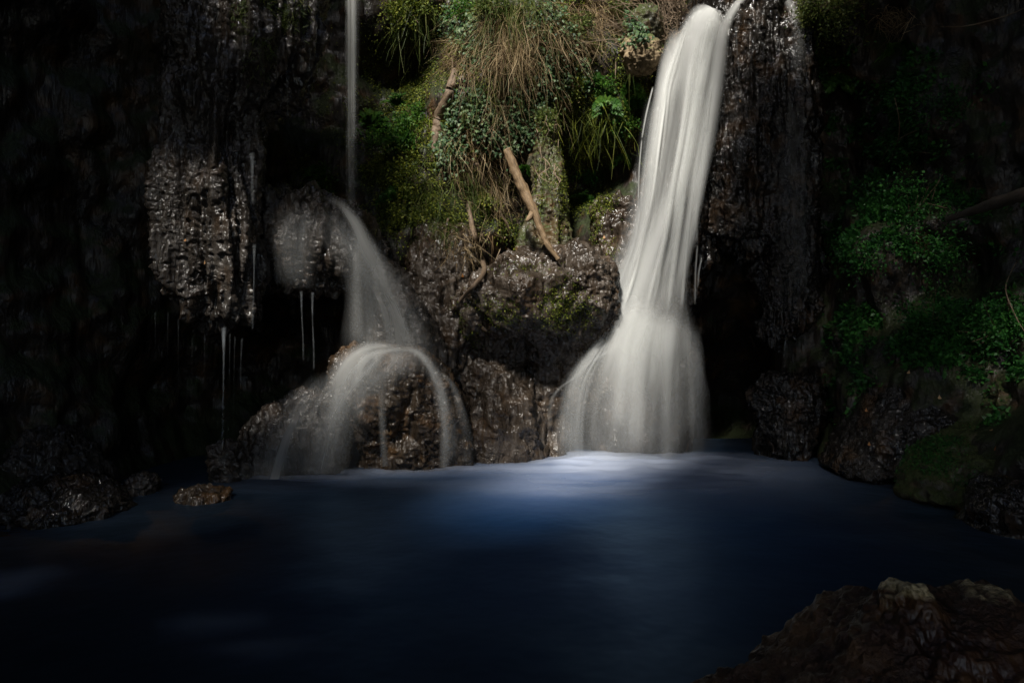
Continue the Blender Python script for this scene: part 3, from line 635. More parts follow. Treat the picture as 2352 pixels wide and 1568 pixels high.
# ---- ferns and leafy bushes on the cliff
def fern(label, dx, dy, size, nf=9, mat='fern', lean=(0, -1, -.2), cat='fern', name='fern', group='ferns growing on the cliff'):
    p, n = hit(dx, dy)
    t = empty(name, p, label, cat, group)
    for k in range(nf):
        ang = -1.35 + 2.7 * k / max(nf - 1, 1) + rng.normal(0, .12)
        L = size * rng.uniform(.7, 1.1)
        a = np.array([math.sin(ang), 0, math.cos(ang)]); d = a * .8 + n * .7
        tt = np.linspace(0, 1, 14)[:, None]
        C = p + n * .01 + (d * tt + np.array([0, 0, -1.]) * tt ** 2 * .75) * L
        # pinnae both sides
        T = np.gradient(C, axis=0); side = np.cross(T, n); side /= np.linalg.norm(side, axis=1, keepdims=True)
        pos = np.repeat(C[1:], 4, 0); sg = np.tile([1, -1, 1, -1], 13)[:, None]; w = np.repeat((np.sin(np.linspace(.25, 1, 13) * 3.0) + .15), 4) * L * .32
        pos = pos + np.repeat(np.diff(C, axis=0), 4, 0) * np.tile([0, 0, .5, .5], 13)[:, None]
        V, F, var = leaf_cloud(pos, np.repeat(side[1:], 4, 0) * sg + np.repeat(T[1:], 4, 0) / np.linalg.norm(T[1:], axis=1).mean() * .45 + rng.normal(0, .12, (52, 3)), n + rng.normal(0, .3, (52, 3)), np.maximum(w, .01), np.maximum(w * .38, .006))
        var = np.clip(var * .5 + .25 + rng.normal(0, .12), 0, 1)
        o = mk('frond', V, F, M[mat], t, attrs={'var': var}, smooth=False)
    return t
fl = [('bright fern beside the left edge of the main waterfall, halfway up', 1440, 250, .28), ('fern below the tan rim rock', 1440, 200, .22), ('fern in the dark hollow left of the waterfall', 1395, 250, .26),
      ('small fern under the brow between ivy and waterfall', 1350, 190, .22), ('fern spreading beside the thin left waterfall', 850, 290, .26), ('fern left of the bare slanting root', 915, 250, .24),
      ('fern above the upper left mound', 735, 395, .18), ('fern low on the cliff above the sloping grey rock', 925, 445, .24), ('pale fern in the middle of the green slope', 945, 330, .3),
      ('fern at the foot of the mossy pillar', 1345, 470, .22), ('fern beside the leaning log', 1215, 385, .16), ('dim fern by the black column on the right', 1930, 190, .26),
      ('dim fern high on the dark right wall', 2085, 100, .22), ('fern at the dark waterfall edge below the hollow', 1432, 360, .2)]
for l, x, y, s in fl: fern(l, x, y, s, nf=8)

def bush(label, dx, dy, rad, n, mat, L=(.02, .045), name='leafy_bush', group='leafy bushes on the cliff', flat=.55):
    p, nn = hit(dx, dy)
    t = empty(name, p, label, 'bush', group)
    for k in range(4):
        e = p + nn * rad * .6 + rng.normal(0, rad * .35, 3)
        tube('stem', [p - nn * .02, (p + e) / 2 + np.array([0, 0, -.01]), e], [.006, .005, .002], M['root'], t, sides=5, n=8)
    # clustered clumps of leaves
    cl = p + nn * rad * .35 + rand_unit(14) * rad * rng.uniform(.3, 1, (14, 1)) * np.array([1, flat, .85])
    c = cl[rng.integers(0, 14, n)]
    pos = c + rng.normal(0, rad * .2, (n, 3))
    ln = rng.uniform(*L, n)
    V, F, var = leaf_cloud(pos, rand_unit(n) + (pos - p) / rad * .6 + np.array([0, -.2, -.1]), rand_unit(n) + np.array([0, -.5, .9]), ln, ln * .6, .1)
    o = mk('foliage', V, F, M[mat], t, attrs={'var': var}, smooth=False); o['kind'] = 'stuff'
bl = [('round bright green bush on the slope left of the bare root', 940, 320, .26, 1600, 'fern'), ('green bush just under the round bright one', 950, 380, .22, 1100, 'moss'), ('olive bush on the lower green slope', 945, 430, .26, 1300, 'moss'),
      ('bush drooping below the olive one towards the ledge', 985, 500, .24, 1200, 'moss'), ('leafy patch behind the thin left waterfall', 740, 410, .2, 700, 'fern'), ('bush beside the thin waterfall near the dark cave', 860, 330, .2, 800, 'fern'),
      ('green clump overhanging the cave at the top left of the brow', 940, 20, .3, 1800, 'moss'), ('bright moss clump on the rim right of the black column', 1895, 25, .34, 2200, 'grass'), ('green clump under the ivy beside the waterfall hollow', 1400, 200, .2, 900, 'fern'),
      ('green hanging clump left of the main fall, upper part', 1425, 290, .2, 900, 'fern'), ('dark green bush in the middle of the right bank', 2090, 500, .4, 1800, 'darkgreen'), ('dark green bush lower on the right bank', 2130, 590, .36, 1600, 'darkgreen'),
      ('leafy shrub high on the dark right wall', 2080, 340, .26, 800, 'darkgreen'), ('dim green clump on the upper right wall', 2160, 250, .3, 900, 'darkgreen'), ('green clump above the large black boulder', 2140, 745, .3, 1300, 'darkgreen'), ('green clump at the far right above the mossy boulder', 2290, 760, .34, 1300, 'darkgreen'),
      ('sprawling dark bush beside the black column', 1990, 590, .3, 1000, 'darkgreen'), ('green tuft at the top of the brow near the picture edge', 1130, 15, .24, 900, 'grass'), ('bright green tuft by the rim left of the mossy knob', 1420, 15, .2, 700, 'grass')]
bl += [('yellow green herb patch right of the thin waterfall', 880, 390, .22, 1000, 'moss'), ('herb patch under the cave, beside the root', 955, 270, .2, 900, 'fern'), ('green herb patch on the lower slope near the ledge', 930, 500, .24, 1100, 'moss'), ('herb patch between the roots and the log', 1110, 470, .18, 800, 'moss'),
       ('bright herb patch high on the brow near the top edge', 1080, 30, .2, 900, 'fern'), ('light green herb patch on the right shoulder of the brow', 1310, 60, .18, 700, 'grass'), ('herbs at the top of the mossy pillar', 1262, 290, .16, 800, 'grass'), ('dark herbs in the hollow beside the grey slab', 1350, 400, .22, 700, 'darkgreen'), ('green herbs under the tan rim rock', 1462, 195, .16, 700, 'moss'),
       ('leafy clump at the lower right of the brow', 1290, 200, .2, 900, 'moss')]
for b in bl: bush(*b)

# ---- hanging dry grass and green grass tufts
def tuft(label, spots, n, L, mat, width=.006, droop=1.0, name='dry_grass_tuft', cat='grass', group='grass hanging from the brow', out=.5, spread=25):
    p0, _ = hit(*spots[0])
    t = empty(name, p0, label, cat, group)
    R = []; D = []
    for i in range(n):
        sx, sy = spots[i % len(spots)]
        if i < 40 * len(spots): p, nn = hit(sx + rng.normal(0, spread), sy + rng.normal(0, spread * .6)); R.append(p + nn * .01); D.append(nn)
        else:
            j = rng.integers(0, len(R)); R.append(R[j] + rng.normal(0, .015, 3)); D.append(D[j])
    R = np.array(R); D = np.array(D) * out + rng.normal(0, .42, (n, 3)) + np.array([0, -.25, .15])
    V, F, var = blades(R, D * .6, L[0] * .4 + (L[1] - L[0] * .4) * rng.random(n) ** 1.4, rng.uniform(.5, 1.6, n) * width, rng.uniform(.6, 1.2, n) * droop, 5)
    o = mk('blades', V, F, M[mat], t, attrs={'var': var}, smooth=False); o['kind'] = 'stuff'
tuft('dry straw grass in the middle of the brow under the green top tuft', [(1120, 60), (1150, 50), (1180, 60), (1140, 90)], 520, (.18, .42), 'straw', .0045, spread=22)
tuft('long dry straw curtain hanging above the ivy in the middle', [(1165, 110), (1190, 120), (1145, 125), (1205, 95)], 520, (.25, .55), 'straw', .0045, spread=22)
tuft('dry straw grass on the brow above the ivy, right of the long curtain', [(1225, 75), (1255, 55), (1215, 130), (1240, 150)], 420, (.18, .45), 'straw', .0045)
tuft('dry grass hanging along the upper end of the bare root', [(1040, 90), (1050, 130), (1062, 150), (1085, 110)], 380, (.18, .42), 'straw', .0045)
tuft('dry reddish grass on the rim near the mossy knob', [(1360, 30), (1385, 40), (1400, 20), (1375, 60)], 420, (.2, .45), 'straw', .0045)
tuft('pale grass hanging under the brow between ivy and hollow', [(1330, 60), (1310, 100), (1345, 110), (1300, 40)], 380, (.18, .4), 'straw', .0045)
tuft('tangle of dry grass and rootlets under the bare root', [(1060, 330), (1045, 360), (1075, 380), (1060, 300)], 380, (.18, .42), 'straw', .0045)
tuft('pale dry grass hanging left of the leaning log', [(1140, 350), (1150, 400), (1130, 430), (1145, 450)], 360, (.16, .36), 'straw', .0045)
tuft('short green herbs mixed into the straw on the brow', [(1110, 40), (1200, 50), (1100, 90), (1170, 80), (1240, 100)], 420, (.10, .25), 'grass', .006, name='green_grass_tuft', spread=30)
tuft('green strands hanging under the long straw curtain', [(1130, 180), (1210, 200), (1110, 220), (1230, 230)], 360, (.15, .35), 'grass', .005, name='green_grass_tuft', spread=25)
tuft('dark moss strands hanging over the hollow left of the fall', [(1310, 240), (1340, 260), (1370, 270), (1395, 300), (1330, 300)], 420, (.15, .4), 'moss', .007, name='green_grass_tuft', spread=22)
def scat(x0, x1, y0, y1, k): return [(rng.uniform(x0, x1), rng.uniform(y0, y1)) for _ in range(k)]
tuft('matted straw strands scattered over the upper brow', scat(1030, 1420, 5, 110, 26), 800, (.12, .4), 'straw', .004, spread=10)
tuft('matted straw and stems hanging over the ivy on the lower brow', scat(1040, 1290, 120, 300, 26), 620, (.15, .5), 'straw', .004, spread=10)
tuft('loose yellow green strands mixed over the whole brow', scat(1000, 1440, 10, 260, 30), 700, (.1, .3), 'grass', .006, name='green_grass_tuft', spread=12)
tuft('loose moss strands over the green slope left of the roots', scat(860, 1060, 270, 540, 30), 800, (.08, .25), 'moss', .007, name='green_grass_tuft', spread=12)
tuft('stray straw strands among the roots and the leaning log', scat(1050, 1200, 320, 540, 20), 420, (.1, .3), 'straw', .004, spread=10)
tuft('dry grass drooping over the ledge beneath the roots', [(1030, 540), (1060, 555), (1045, 580)], 260, (.12, .3), 'straw')
tuft('green grass tuft on the very top of the brow', [(1180, 15), (1200, 25), (1160, 25), (1220, 10)], 520, (.2, .5), 'grass', name='green_grass_tuft')
tuft('green grass falling over the cave edge at the upper left', [(960, 25), (975, 50), (945, 40)], 360, (.15, .4), 'grass', name='green_grass_tuft')
tuft('yellow green grass at the foot of the green slope', [(1010, 500), (1030, 520), (995, 520)], 320, (.15, .35), 'grass', name='green_grass_tuft')
tuft('green grass hanging on the slope left of the pale roots', [(1090, 400), (1110, 430), (1080, 450)], 320, (.15, .35), 'grass', name='green_grass_tuft')
tuft('long moss strands hanging below the green slope', [(985, 440), (965, 470), (1000, 460)], 300, (.2, .45), 'grass', name='green_grass_tuft')
tuft('brown dead grass high on the dark right wall', [(2030, 30), (2045, 50), (2060, 40)], 260, (.2, .4), 'straw')

# ---- roots, log, branches
def px_path(pts, lift=.05, Yfix=None):
    out = []
    for i, (x, y) in enumerate(pts):
        if Yfix is not None: out.append(P(x, y, Yfix[i]))
        else:
            p, n = hit(x, y); d = p - np.array([0, 0, CAM_H]); d /= np.linalg.norm(d); out.append(p - d * lift)
    return np.array(out)
def single_tube(name, label, cat, pts, rad, mat, sides=9, rough=.18, seed=0, n=36, lift=.05, Yfix=None, group=None):
    o = tube(name, px_path(pts, lift, Yfix), rad, M[mat], None, sides, rough, seed, n); return tag(o, label, cat, group)
t = empty('leaning_log', P(1281, 592, 7.45), 'bare tan broken log leaning down onto the central ledge', 'log')
tube('trunk', [P(1164, 343, 7.25), P(1180, 385, 7.25), P(1200, 432, 7.24), P(1224, 482, 7.22), P(1243, 530, 7.2), P(1258, 562, 7.18), P(1283, 597, 7.16)], [.040, .052, .055, .050, .034, .030, .022], M['log'], t, 16, .17, 3, 70)
tube('branch_stub', [P(1222, 490, 7.2), P(1214, 502, 7.17), P(1209, 508, 7.15)], [.03, .026, .012], M['log'], t, 8, .2, 4, 10)
single_tube('bare_root', 'thick bare slanting root on the cliff left of the ivy', 'root', [(1046, 165), (1034, 205), (1022, 240), (1008, 275), (1000, 320), (994, 372)], [.05, .06, .07, .072, .05, .02], 'root', 12, .2, 1, 50)
single_tube('bare_root', 'forked root running down onto the central ledge', 'root', [(1076, 465), (1082, 510), (1092, 550), (1104, 590), (1112, 622), (1090, 655), (1066, 680), (1045, 705)], [.03, .035, .032, .03, .028, .024, .02, .012], 'root', 10, .2, 2, 60)
single_tube('bare_root', 'bent root knuckle behind the hanging dry grass', 'root', [(1095, 375), (1110, 420), (1120, 460), (1135, 480), (1150, 490)], [.025, .03, .032, .036, .02], 'root', 10, .2, 5, 40)
single_tube('bare_root', 'thin root drooping from the bent knuckle', 'root', [(1150, 492), (1165, 515), (1178, 545)], [.018, .015, .008], 'root', 8, .2, 6, 24)
single_tube('bare_root', 'short brown root below the bare slanting one', 'root', [(1030, 500), (1024, 530), (1020, 565)], [.014, .012, .008], 'root', 8, .2, 7, 24)
hr = [('pale hanging root at the left of the cave mouth', [(985, 40), (983, 60), (976, 85)]), ('curved hanging root tip in the dark cave', [(992, 95), (995, 115), (990, 132)]), ('hanging root beside the thin waterfall cave', [(943, 110), (944, 120), (938, 140)]),
      ('thin root hanging at the upper left of the cave', [(908, 0), (905, 25), (899, 55)]), ('long thin root down the middle of the brow', [(1170, 240), (1166, 290), (1160, 350)]), ('pale rootlet over the ivy strands', [(1195, 255), (1205, 280), (1190, 305)]),
      ('rootlet down the front of the brow by the hollow', [(1310, 150), (1312, 180), (1318, 215)]), ('thin vine hanging beside the waterfall hollow', [(1415, 90), (1414, 160), (1412, 220)]), ('forked rootlet over the ledge', [(1160, 545), (1148, 575), (1135, 605)])]
for k, (l, p) in enumerate(hr): single_tube('hanging_root', l, 'root', p, [.009, .008, .003], 'twig', 6, .1, 20 + k, 20, .08, None, 'thin roots hanging on the cliff')
for k in range(34):
    x = rng.uniform(1030, 1290); y = rng.uniform(90, 420); L = rng.uniform(30, 90)
    pp = [(x, y), (x + rng.normal(0, 5), y + L * .35), (x + rng.normal(0, 8), y + L * .7), (x + rng.normal(0, 10), y + L)]
    single_tube('rootlet', 'thin brown rootlet tangled among the ivy and dry grass on the brow', 'root', pp, [.005, .006, .005, .002], 'twig' if k % 2 else 'root', 5, .1, 100 + k, 20, .10, None, 'tangled rootlets on the brow')
single_tube('fallen_log', 'dark rotten log lying across the right bank above the mossy boulders', 'log', [(2120, 832), (2200, 812), (2280, 800), (2380, 780)], [.035, .05, .055, .06], 'darkwood', 12, .2, 31, 50, 0, [6.7, 6.5, 6.3, 6.1])
single_tube('fallen_log', 'blurred dark branch slanting in from the upper right edge', 'log', [(2175, 505), (2240, 482), (2300, 462), (2390, 435)], [.02, .035, .045, .05], 'darkwood', 12, .2, 32, 50, 0, [5.6, 5.3, 5.0, 4.7])
tw = [('crossing thin twig on the right wall, curving left', [(2105, 300), (2065, 320), (2035, 350), (2020, 385)]), ('upright thin twig on the right wall', [(2055, 225), (2066, 285), (2058, 340), (2030, 395)]), ('forked pale twig below the crossing twigs', [(2135, 352), (2100, 350), (2070, 358)]),
      ('thin twig rising from the right bank bush', [(2140, 460), (2150, 430), (2165, 400)]), ('short dry twig in the right bank bush', [(2125, 465), (2150, 472), (2175, 478)]), ('bare twig at the far upper right', [(2160, 62), (2220, 60), (2300, 40), (2352, 20)]), ('thin stem standing on the right bank', [(2335, 600), (2310, 660), (2330, 720), (2352, 760)])]
for k, (l, p) in enumerate(tw): single_tube('dry_twig', l, 'twig', p, [.004] + [.006] * (len(p) - 2) + [.003], 'twig', 6, .1, 50 + k, 24, .18, None, 'dry twigs on the right wall')

# bare shrubs on the rim behind the lip of the fall
def bare_shrub(label, base, n, ht, lean):
    t = empty('bare_shrub', base, label, 'shrub', 'bare shrubs on the cliff rim')
    for k in range(n):
        b0 = np.array(base) + rng.normal(0, .12, 3) * np.array([1, .6, .1])
        d = np.array(lean) + rng.normal(0, .45, 3); d /= np.linalg.norm(d)
        L = ht * rng.uniform(.6, 1.2); pts = [b0 + d * L * q + rng.normal(0, .05, 3) * q + np.array([0, 0, -1.]) * q * q * L * .25 for q in np.linspace(0, 1, 5)]
        br = tube('branch', pts, [.010, .008, .006, .005, .002], M['twig'], t, 5, .1, k, 14)
        for j in range(3):
            q = np.array(pts[rng.integers(1, 4)]); e = q + (d + rng.normal(0, .6, 3)) * L * .35
            tube('twig', [q, (q + e) / 2 + rng.normal(0, .02, 3), e], [.004, .003, .0015], M['twig'], t, 4, .1, j, 8)
bare_shrub('tangled bare shrub on the rim left of the fall lip', P(1535, 125, 8.5), 20, 1.0, (-.5, -.2, .6))
bare_shrub('dense bare shrub leaning over the lip of the main fall', P(1590, 50, 8.75), 20, 1.0, (-.6, -.3, .5))
bare_shrub('bare shrub on the rim beside the mossy knob', P(1510, 90, 8.6), 18, .8, (.3, -.2, .7))
bare_shrub('bare shrub further back on the rim above the fall', P(1560, 50, 9.1), 20, 1.0, (-.2, -.1, .7))

# ---- dead leaves
def dead_leaf(label, dx, dy, s, var=.5, onwater=None):
    if onwater is not None: p = P(dx, dy, onwater); p[2] = .02; n = np.array([0, 0, 1.])
    else: p, n = hit(dx, dy)
    me = bpy.data.meshes.new('fallen_leaf'); V = IVV.copy(); V = V - np.array([0, 0, .5]); V[:, 0] *= .75
    V[:, 1] *= .5; me.from_pydata((V * s * .75).tolist(), [], IVF); at = me.attributes.new('var', 'FLOAT', 'POINT'); at.data.foreach_set('value', np.full(9, var, np.float32)); me.materials.append(M['deadleaf'])
    o = bpy.data.objects.new('fallen_leaf', me); COL.objects.link(o)
    q = Vector(n + rng.normal(0, .25, 3)).to_track_quat('-Y', 'Z'); o.rotation_mode = 'QUATERNION'; o.rotation_quaternion = q @ Vector((0, 1, 0)).rotation_difference(Vector((0, 1, 0)))
    o.location = Vector(p + n * .015); tag(o, label, 'leaf', 'fallen leaves')
for a in [('small orange leaf stuck on the pale patch of the hanging curtain, lower', 474, 602, .05, .7), ('orange leaf stuck higher on the pale patch of the curtain', 427, 553, .045, .4), ('tan leaf stuck on the black column near the waterfall', 1702, 231, .055, .9),
          ('orange leaf on the ledge under the roots', 1162, 569, .05, .4), ('pale leaf lying on the central boulder', 1127, 648, .055, .9), ('yellow leaf at the right end of the central ledge', 1388, 545, .06, .8), ('tan leaf below the yellow one on the ledge', 1372, 548, .04, .7),
          ('orange leaf on the left shoulder of the central boulder', 1062, 632, .06, .3), ('pale leaf on top of the large black boulder', 2088, 856, .06, .95), ('broken pale leaf on the right of the large black boulder', 2158, 912, .06, .95), ('orange leaf on the left edge of the black boulder', 1991, 942, .05, .4),
          ('orange leaf low on the front of the black boulder', 1996, 1020, .05, .4), ('russet leaf on the low mossy boulder', 2290, 1030, .06, .3), ('tan leaf beside the russet one on the right shore', 2280, 990, .05, .8)]: dead_leaf(*a)
dead_leaf('orange leaf floating near the right shore', 2029, 1100, .06, .5, 6.45)

# ================================================================ water
def sheet_geo(rows, nu, nv, bulge, edge, seed, ripple=.01, fade=(0, 0)):
    v = np.linspace(0, 1, nv); u = np.linspace(0, 1, nu); R = crom(rows, v)
    L = P3(R[:, 1], R[:, 0], R[:, 3]); Rr = P3(R[:, 2], R[:, 0], R[:, 3])
    uu = u[None, :, None]; G = L[:, None] * (1 - uu) + Rr[:, None] * uu
    w = np.linalg.norm(Rr - L, axis=1)
    q = np.stack([np.broadcast_to(u * 7, (nv, nu)), np.broadcast_to(v[:, None] * 1.2, (nv, nu)), np.full((nv, nu), seed * 3.1)], -1).reshape(-1, 3)
    rp = fbm(q, 3, 700 + seed).reshape(nv, nu)
    G[..., 1] -= bulge * (1 - (2 * u - 1) ** 2)[None, :] + ripple * rp
    ed = np.clip(np.minimum(u, 1 - u) / edge, 0, 1); ed = ed * ed * (3 - 2 * ed)
    den = np.clip(R[:, 4], 0, 1.5)[:, None] * ed[None, :]
    # ragged edges
    q2 = q.copy(); q2[:, 0] *= 1.6; q2[:, 1] *= .8
    den = den * np.clip(1 + .55 * fbm(q2, 3, 800 + seed).reshape(nv, nu), 0, 1.6)
    if fade[0]: den *= sstep(0, fade[0], v)[:, None]
    if fade[1]: den *= sstep(1, 1 - fade[1], v)[:, None]
    Ls = np.concatenate([[0], np.cumsum(np.linalg.norm(np.diff((L + Rr) / 2, axis=0), axis=1))])
    wm = w.mean()
    uv = np.stack([np.broadcast_to(u * wm, (nv, nu)) + seed * 1.7, np.broadcast_to(Ls[:, None], (nv, nu))], -1)
    return G.reshape(-1, 3), gridF(nu, nv), uv.reshape(-1, 2), den.ravel()
def P3(dx, dy, Y):
    return np.stack([(dx - CX) / FPX * Y, Y, CAM_H - (dy - CY) / FPX * Y], -1)
def sheet(name, rows, mat, parent, nu=60, nv=120, bulge=.1, edge=.35, seed=0, ripple=.012, fade=(0, 0)):
    V, F, uv, den = sheet_geo(rows, nu, nv, bulge, edge, seed, ripple, fade)
    return mk(name, V, F, M[mat], parent, uv=uv, attrs={'film': den})
def ribbon(name, pts, mat, parent, seed=0, nu=16, nv=60, fade=(.1, .1), bulge=.02):
    """pts: (dx, dy, Y, width px, density) along the flow"""
    K = crom(pts, np.linspace(0, 1, nv)); c = P3(K[:, 0], K[:, 1], K[:, 2]); T = np.gradient(c, axis=0)
    s = np.stack([T[:, 2], np.zeros(nv), -T[:, 0]], -1); s /= np.maximum(np.linalg.norm(s, axis=1, keepdims=True), 1e-6)
    wd = (K[:, 3] / FPX * K[:, 2])[:, None]; u = np.linspace(-.5, .5, nu)
    G = c[:, None] + s[:, None] * (u[None, :, None] * wd[:, None]); G[..., 1] -= bulge * (1 - 4 * u ** 2)[None]
    v = np.linspace(0, 1, nv); den = K[:, 4][:, None] * (np.cos(u * np.pi) ** 1.3)[None]
    if fade[0]: den = den * sstep(0, fade[0], v)[:, None]
    if fade[1]: den = den * sstep(1, 1 - fade[1], v)[:, None]
    Ls = np.concatenate([[0], np.cumsum(np.linalg.norm(np.diff(c, axis=0), axis=1))])
    uv = np.stack([np.broadcast_to(u * wd.mean(), (nv, nu)) + seed, np.broadcast_to(Ls[:, None], (nv, nu))], -1)
    return mk(name, G.reshape(-1, 3), gridF(nu, nv), M[mat], parent, uv=uv.reshape(-1, 2), attrs={'film': den.ravel()})

W = empty('waterfall', P(1480, 1050, 7.7), 'large silky white waterfall pouring over the cliff on the right of centre', 'waterfall')
sheet('water_sheet', [(26, 1606, 1656, 8.4, .6), (36, 1582, 1664, 8.2, .6), (80, 1550, 1664, 8.06, .5), (130, 1528, 1660, 8.02, .42), (190, 1506, 1652, 7.98, .38), (260, 1498, 1640, 7.96, .34), (340, 1482, 1628, 7.93, .32), (420, 1470, 1612, 7.91, .32),
      (500, 1454, 1600, 7.88, .32), (580, 1432, 1592, 7.86, .36), (650, 1396, 1590, 7.82, .42), (710, 1362, 1594, 7.76, .42), (790, 1335, 1612, 7.68, .3)], 'silk', W, 90, 200, .10, .3, 1, .012, (.02, .14))
ribbon('strand', [(1636, 24, 8.12, 50, .9), (1622, 44, 7.98, 90, 1.15), (1606, 100, 7.9, 112, 1.0), (1594, 180, 7.86, 100, .75), (1596, 260, 7.84, 80, .85), (1586, 350, 7.82, 74, .95), (1560, 430, 7.8, 72, 1.0), (1527, 510, 7.78, 66, .9), (1500, 590, 7.76, 80, .9), (1484, 670, 7.74, 120, .8), (1478, 780, 7.66, 200, .4)], 'silk', W, 2, 36, 200, (.012, .16), .05)
ribbon('strand', [(1720, -16, 8.1, 22, .5), (1692, 14, 8.0, 24, .7), (1664, 66, 7.9, 32, .7), (1648, 160, 7.85, 46, .7), (1634, 250, 7.82, 48, .8), (1618, 340, 7.8, 50, .8), (1600, 430, 7.77, 44, .85), (1584, 520, 7.75, 42, .85), (1571, 590, 7.73, 40, .8), (1558, 660, 7.71, 46, .7), (1550, 790, 7.62, 70, .3)], 'silk', W, 3, 26, 200, (.05, .16), .03)
ribbon('strand', [(1568, 70, 7.96, 60, .7), (1546, 140, 7.92, 64, 1.0), (1535, 190, 7.9, 62, 1.1), (1520, 260, 7.87, 56, .8), (1505, 350, 7.85, 48, .6), (1492, 450, 7.83, 60, .45), (1474, 560, 7.8, 80, .4), (1448, 660, 7.77, 110, .45), (1430, 770, 7.72, 150, .4)], 'silk', W, 4, 30, 200, (.08, .18), .04)
sheet('water_veil', [(220, 1478, 1530, 7.95, .15), (330, 1462, 1520, 7.92, .25), (440, 1444, 1515, 7.88, .38), (560, 1412, 1510, 7.84, .55), (650, 1365, 1500, 7.78, .6), (720, 1335, 1490, 7.72, .55), (800, 1310, 1470, 7.66, .35)], 'veil', W, 40, 120, .03, .48, 5, .01, (.1, .25))
sheet('apron', [(670, 1430, 1575, 7.88, .6), (715, 1395, 1596, 7.76, .75), (762, 1365, 1612, 7.66, .85), (810, 1340, 1620, 7.6, .66), (880, 1312, 1626, 7.56, .38), (960, 1292, 1628, 7.54, .22), (1056, 1272, 1628, 7.53, .15)], 'silk', W, 120, 140, .2, .34, 6, .02, (.5, 0))
ribbon('strand', [(1500, 705, 7.66, 120, .6), (1480, 750, 7.55, 150, .9), (1455, 800, 7.48, 140, .7), (1436, 880, 7.43, 140, .25), (1426, 970, 7.42, 140, .08), (1424, 1056, 7.42, 140, .04)], 'silk', W, 7, 30, 120, (.2, 0), .08)
ribbon('strand', [(1544, 715, 7.58, 60, .5), (1534, 780, 7.44, 60, .8), (1531, 850, 7.38, 48, .45), (1532, 950, 7.36, 40, .28), (1533, 1056, 7.36, 40, .22)], 'silk', W, 8, 24, 120, (.2, 0), .04)
ribbon('strand', [(1585, 745, 7.56, 40, .3), (1600, 810, 7.5, 40, .3), (1604, 900, 7.48, 36, .2), (1606, 1056, 7.48, 36, .12)], 'veil', W, 9, 20, 100, (.25, 0), .03)
ribbon('strand', [(1412, 660, 7.6, 8, .5), (1396, 690, 7.57, 12, .6), (1380, 730, 7.54, 16, .5), (1366, 772, 7.52, 18, .3)], 'silk', W, 10)
ribbon('strand', [(1440, 780, 7.55, 20, .2), (1398, 806, 7.56, 14, .3), (1352, 836, 7.58, 12, .28), (1318, 868, 7.6, 9, .25), (1286, 892, 7.64, 10, .2), (1266, 925, 7.66, 14, .12), (1262, 990, 7.66, 20, .06)], 'silk', W, 11)
sheet('water_veil', [(770, 1380, 1420, 7.55, .3), (820, 1330, 1400, 7.52, .35), (880, 1285, 1380, 7.5, .3), (960, 1280, 1360, 7.5, .25), (1056, 1275, 1360, 7.5, .2)], 'veil', W, 50, 90, .05, .4, 12, .02, (.2, 0))
for k, (x0, y0, x1, y1, wd, dn) in enumerate([(1500, 200, 1474, 320, 5, .6), (1474, 320, 1466, 460, 4, .5), (1602, 560, 1596, 700, 5, .5), (1612, 590, 1602, 660, 5, .5), (1606, 380, 1600, 560, 8, .4), (1640, 170, 1622, 300, 8, .5), (1505, 380, 1500, 470, 4, .5)]):
    ribbon('strand', [(x0, y0, 7.85, wd, dn), ((x0 + x1) / 2 - 2, (y0 + y1) / 2, 7.8, wd * 1.2, dn), (x1, y1, 7.76, wd, dn * .7)], 'silk', W, 13 + k, 5, 30)

def rand_strands(parent, n, fn, mat, wr, dr, seed, nv=90):
    for k in range(n):
        u = rng.random(); pts = fn(u); w0 = rng.uniform(*wr); d0 = rng.uniform(*dr); m = len(pts)
        mod = np.clip(1 + .5 * vnoise(np.stack([np.linspace(0, 3, m), np.full(m, k * 3.7), np.full(m, seed)], 1), 3), .2, 1.6)
        rows = [(p[0] + rng.normal(0, 1.2), p[1], p[2] - rng.uniform(0, .03), w0 * p[3], d0 * p[4] * mod[i]) for i, p in enumerate(pts)]
        ribbon('strand', rows, mat, parent, seed + k * .37, 8, nv, (.25, .15), .006)
FALL = np.array([(34, 1596, 1660, 8.02), (60, 1560, 1668, 7.94), (120, 1532, 1662, 7.9), (190, 1508, 1656, 7.87), (260, 1498, 1644, 7.84), (340, 1486, 1630, 7.81), (420, 1474, 1616, 7.79), (500, 1460, 1604, 7.76), (580, 1440, 1596, 7.74), (650, 1412, 1592, 7.71), (720, 1384, 1592, 7.66)])
def f_fall(u):
    a = rng.integers(0, 5); b = rng.integers(7, 11); du = rng.normal(0, .05)
    return [(q[1] + (q[2] - q[1]) * (u + du * j / 5), q[0], q[3] - .06 * math.sin(u * 3.14), 1, 1) for j, q in enumerate(FALL[a:b + 1])]
CL = [.16, .2, .55, .62, .68, .74, .93]
rand_strands(W, 26, lambda u: f_fall(np.clip(CL[int(u * 6.99)] + rng.normal(0, .05), .02, .98)), 'silk', (6, 24), (.25, .7), 40)
def f_apron(u):
    x0 = 1415 + 175 * u; x1 = 1275 + 362 * u; y0 = 690 + 95 * (abs(u - .5) * 2) ** 1.4 + rng.normal(0, 16); t = np.linspace(0, 1, 9); e = rng.choice([6, 8, 9, 9])
    return [(x0 + (x1 - x0) * math.sin(q * 1.571) ** .8, y0 + (1056 - y0) * (1 - math.cos(q * 1.571)) ** .85, 7.66 - .3 * math.sin(q * 1.571) * math.sin(u * 3.14) - .12 * q, 1 + q, 1 - .6 * q) for q in t[:e]]
rand_strands(W, 40, f_apron, 'silk', (8, 30), (.06, .32), 90)
T2 = empty('waterfall', P(810, 480, 7.1), 'thin straight faint waterfall dropping from the top edge onto the upper left mound', 'waterfall')
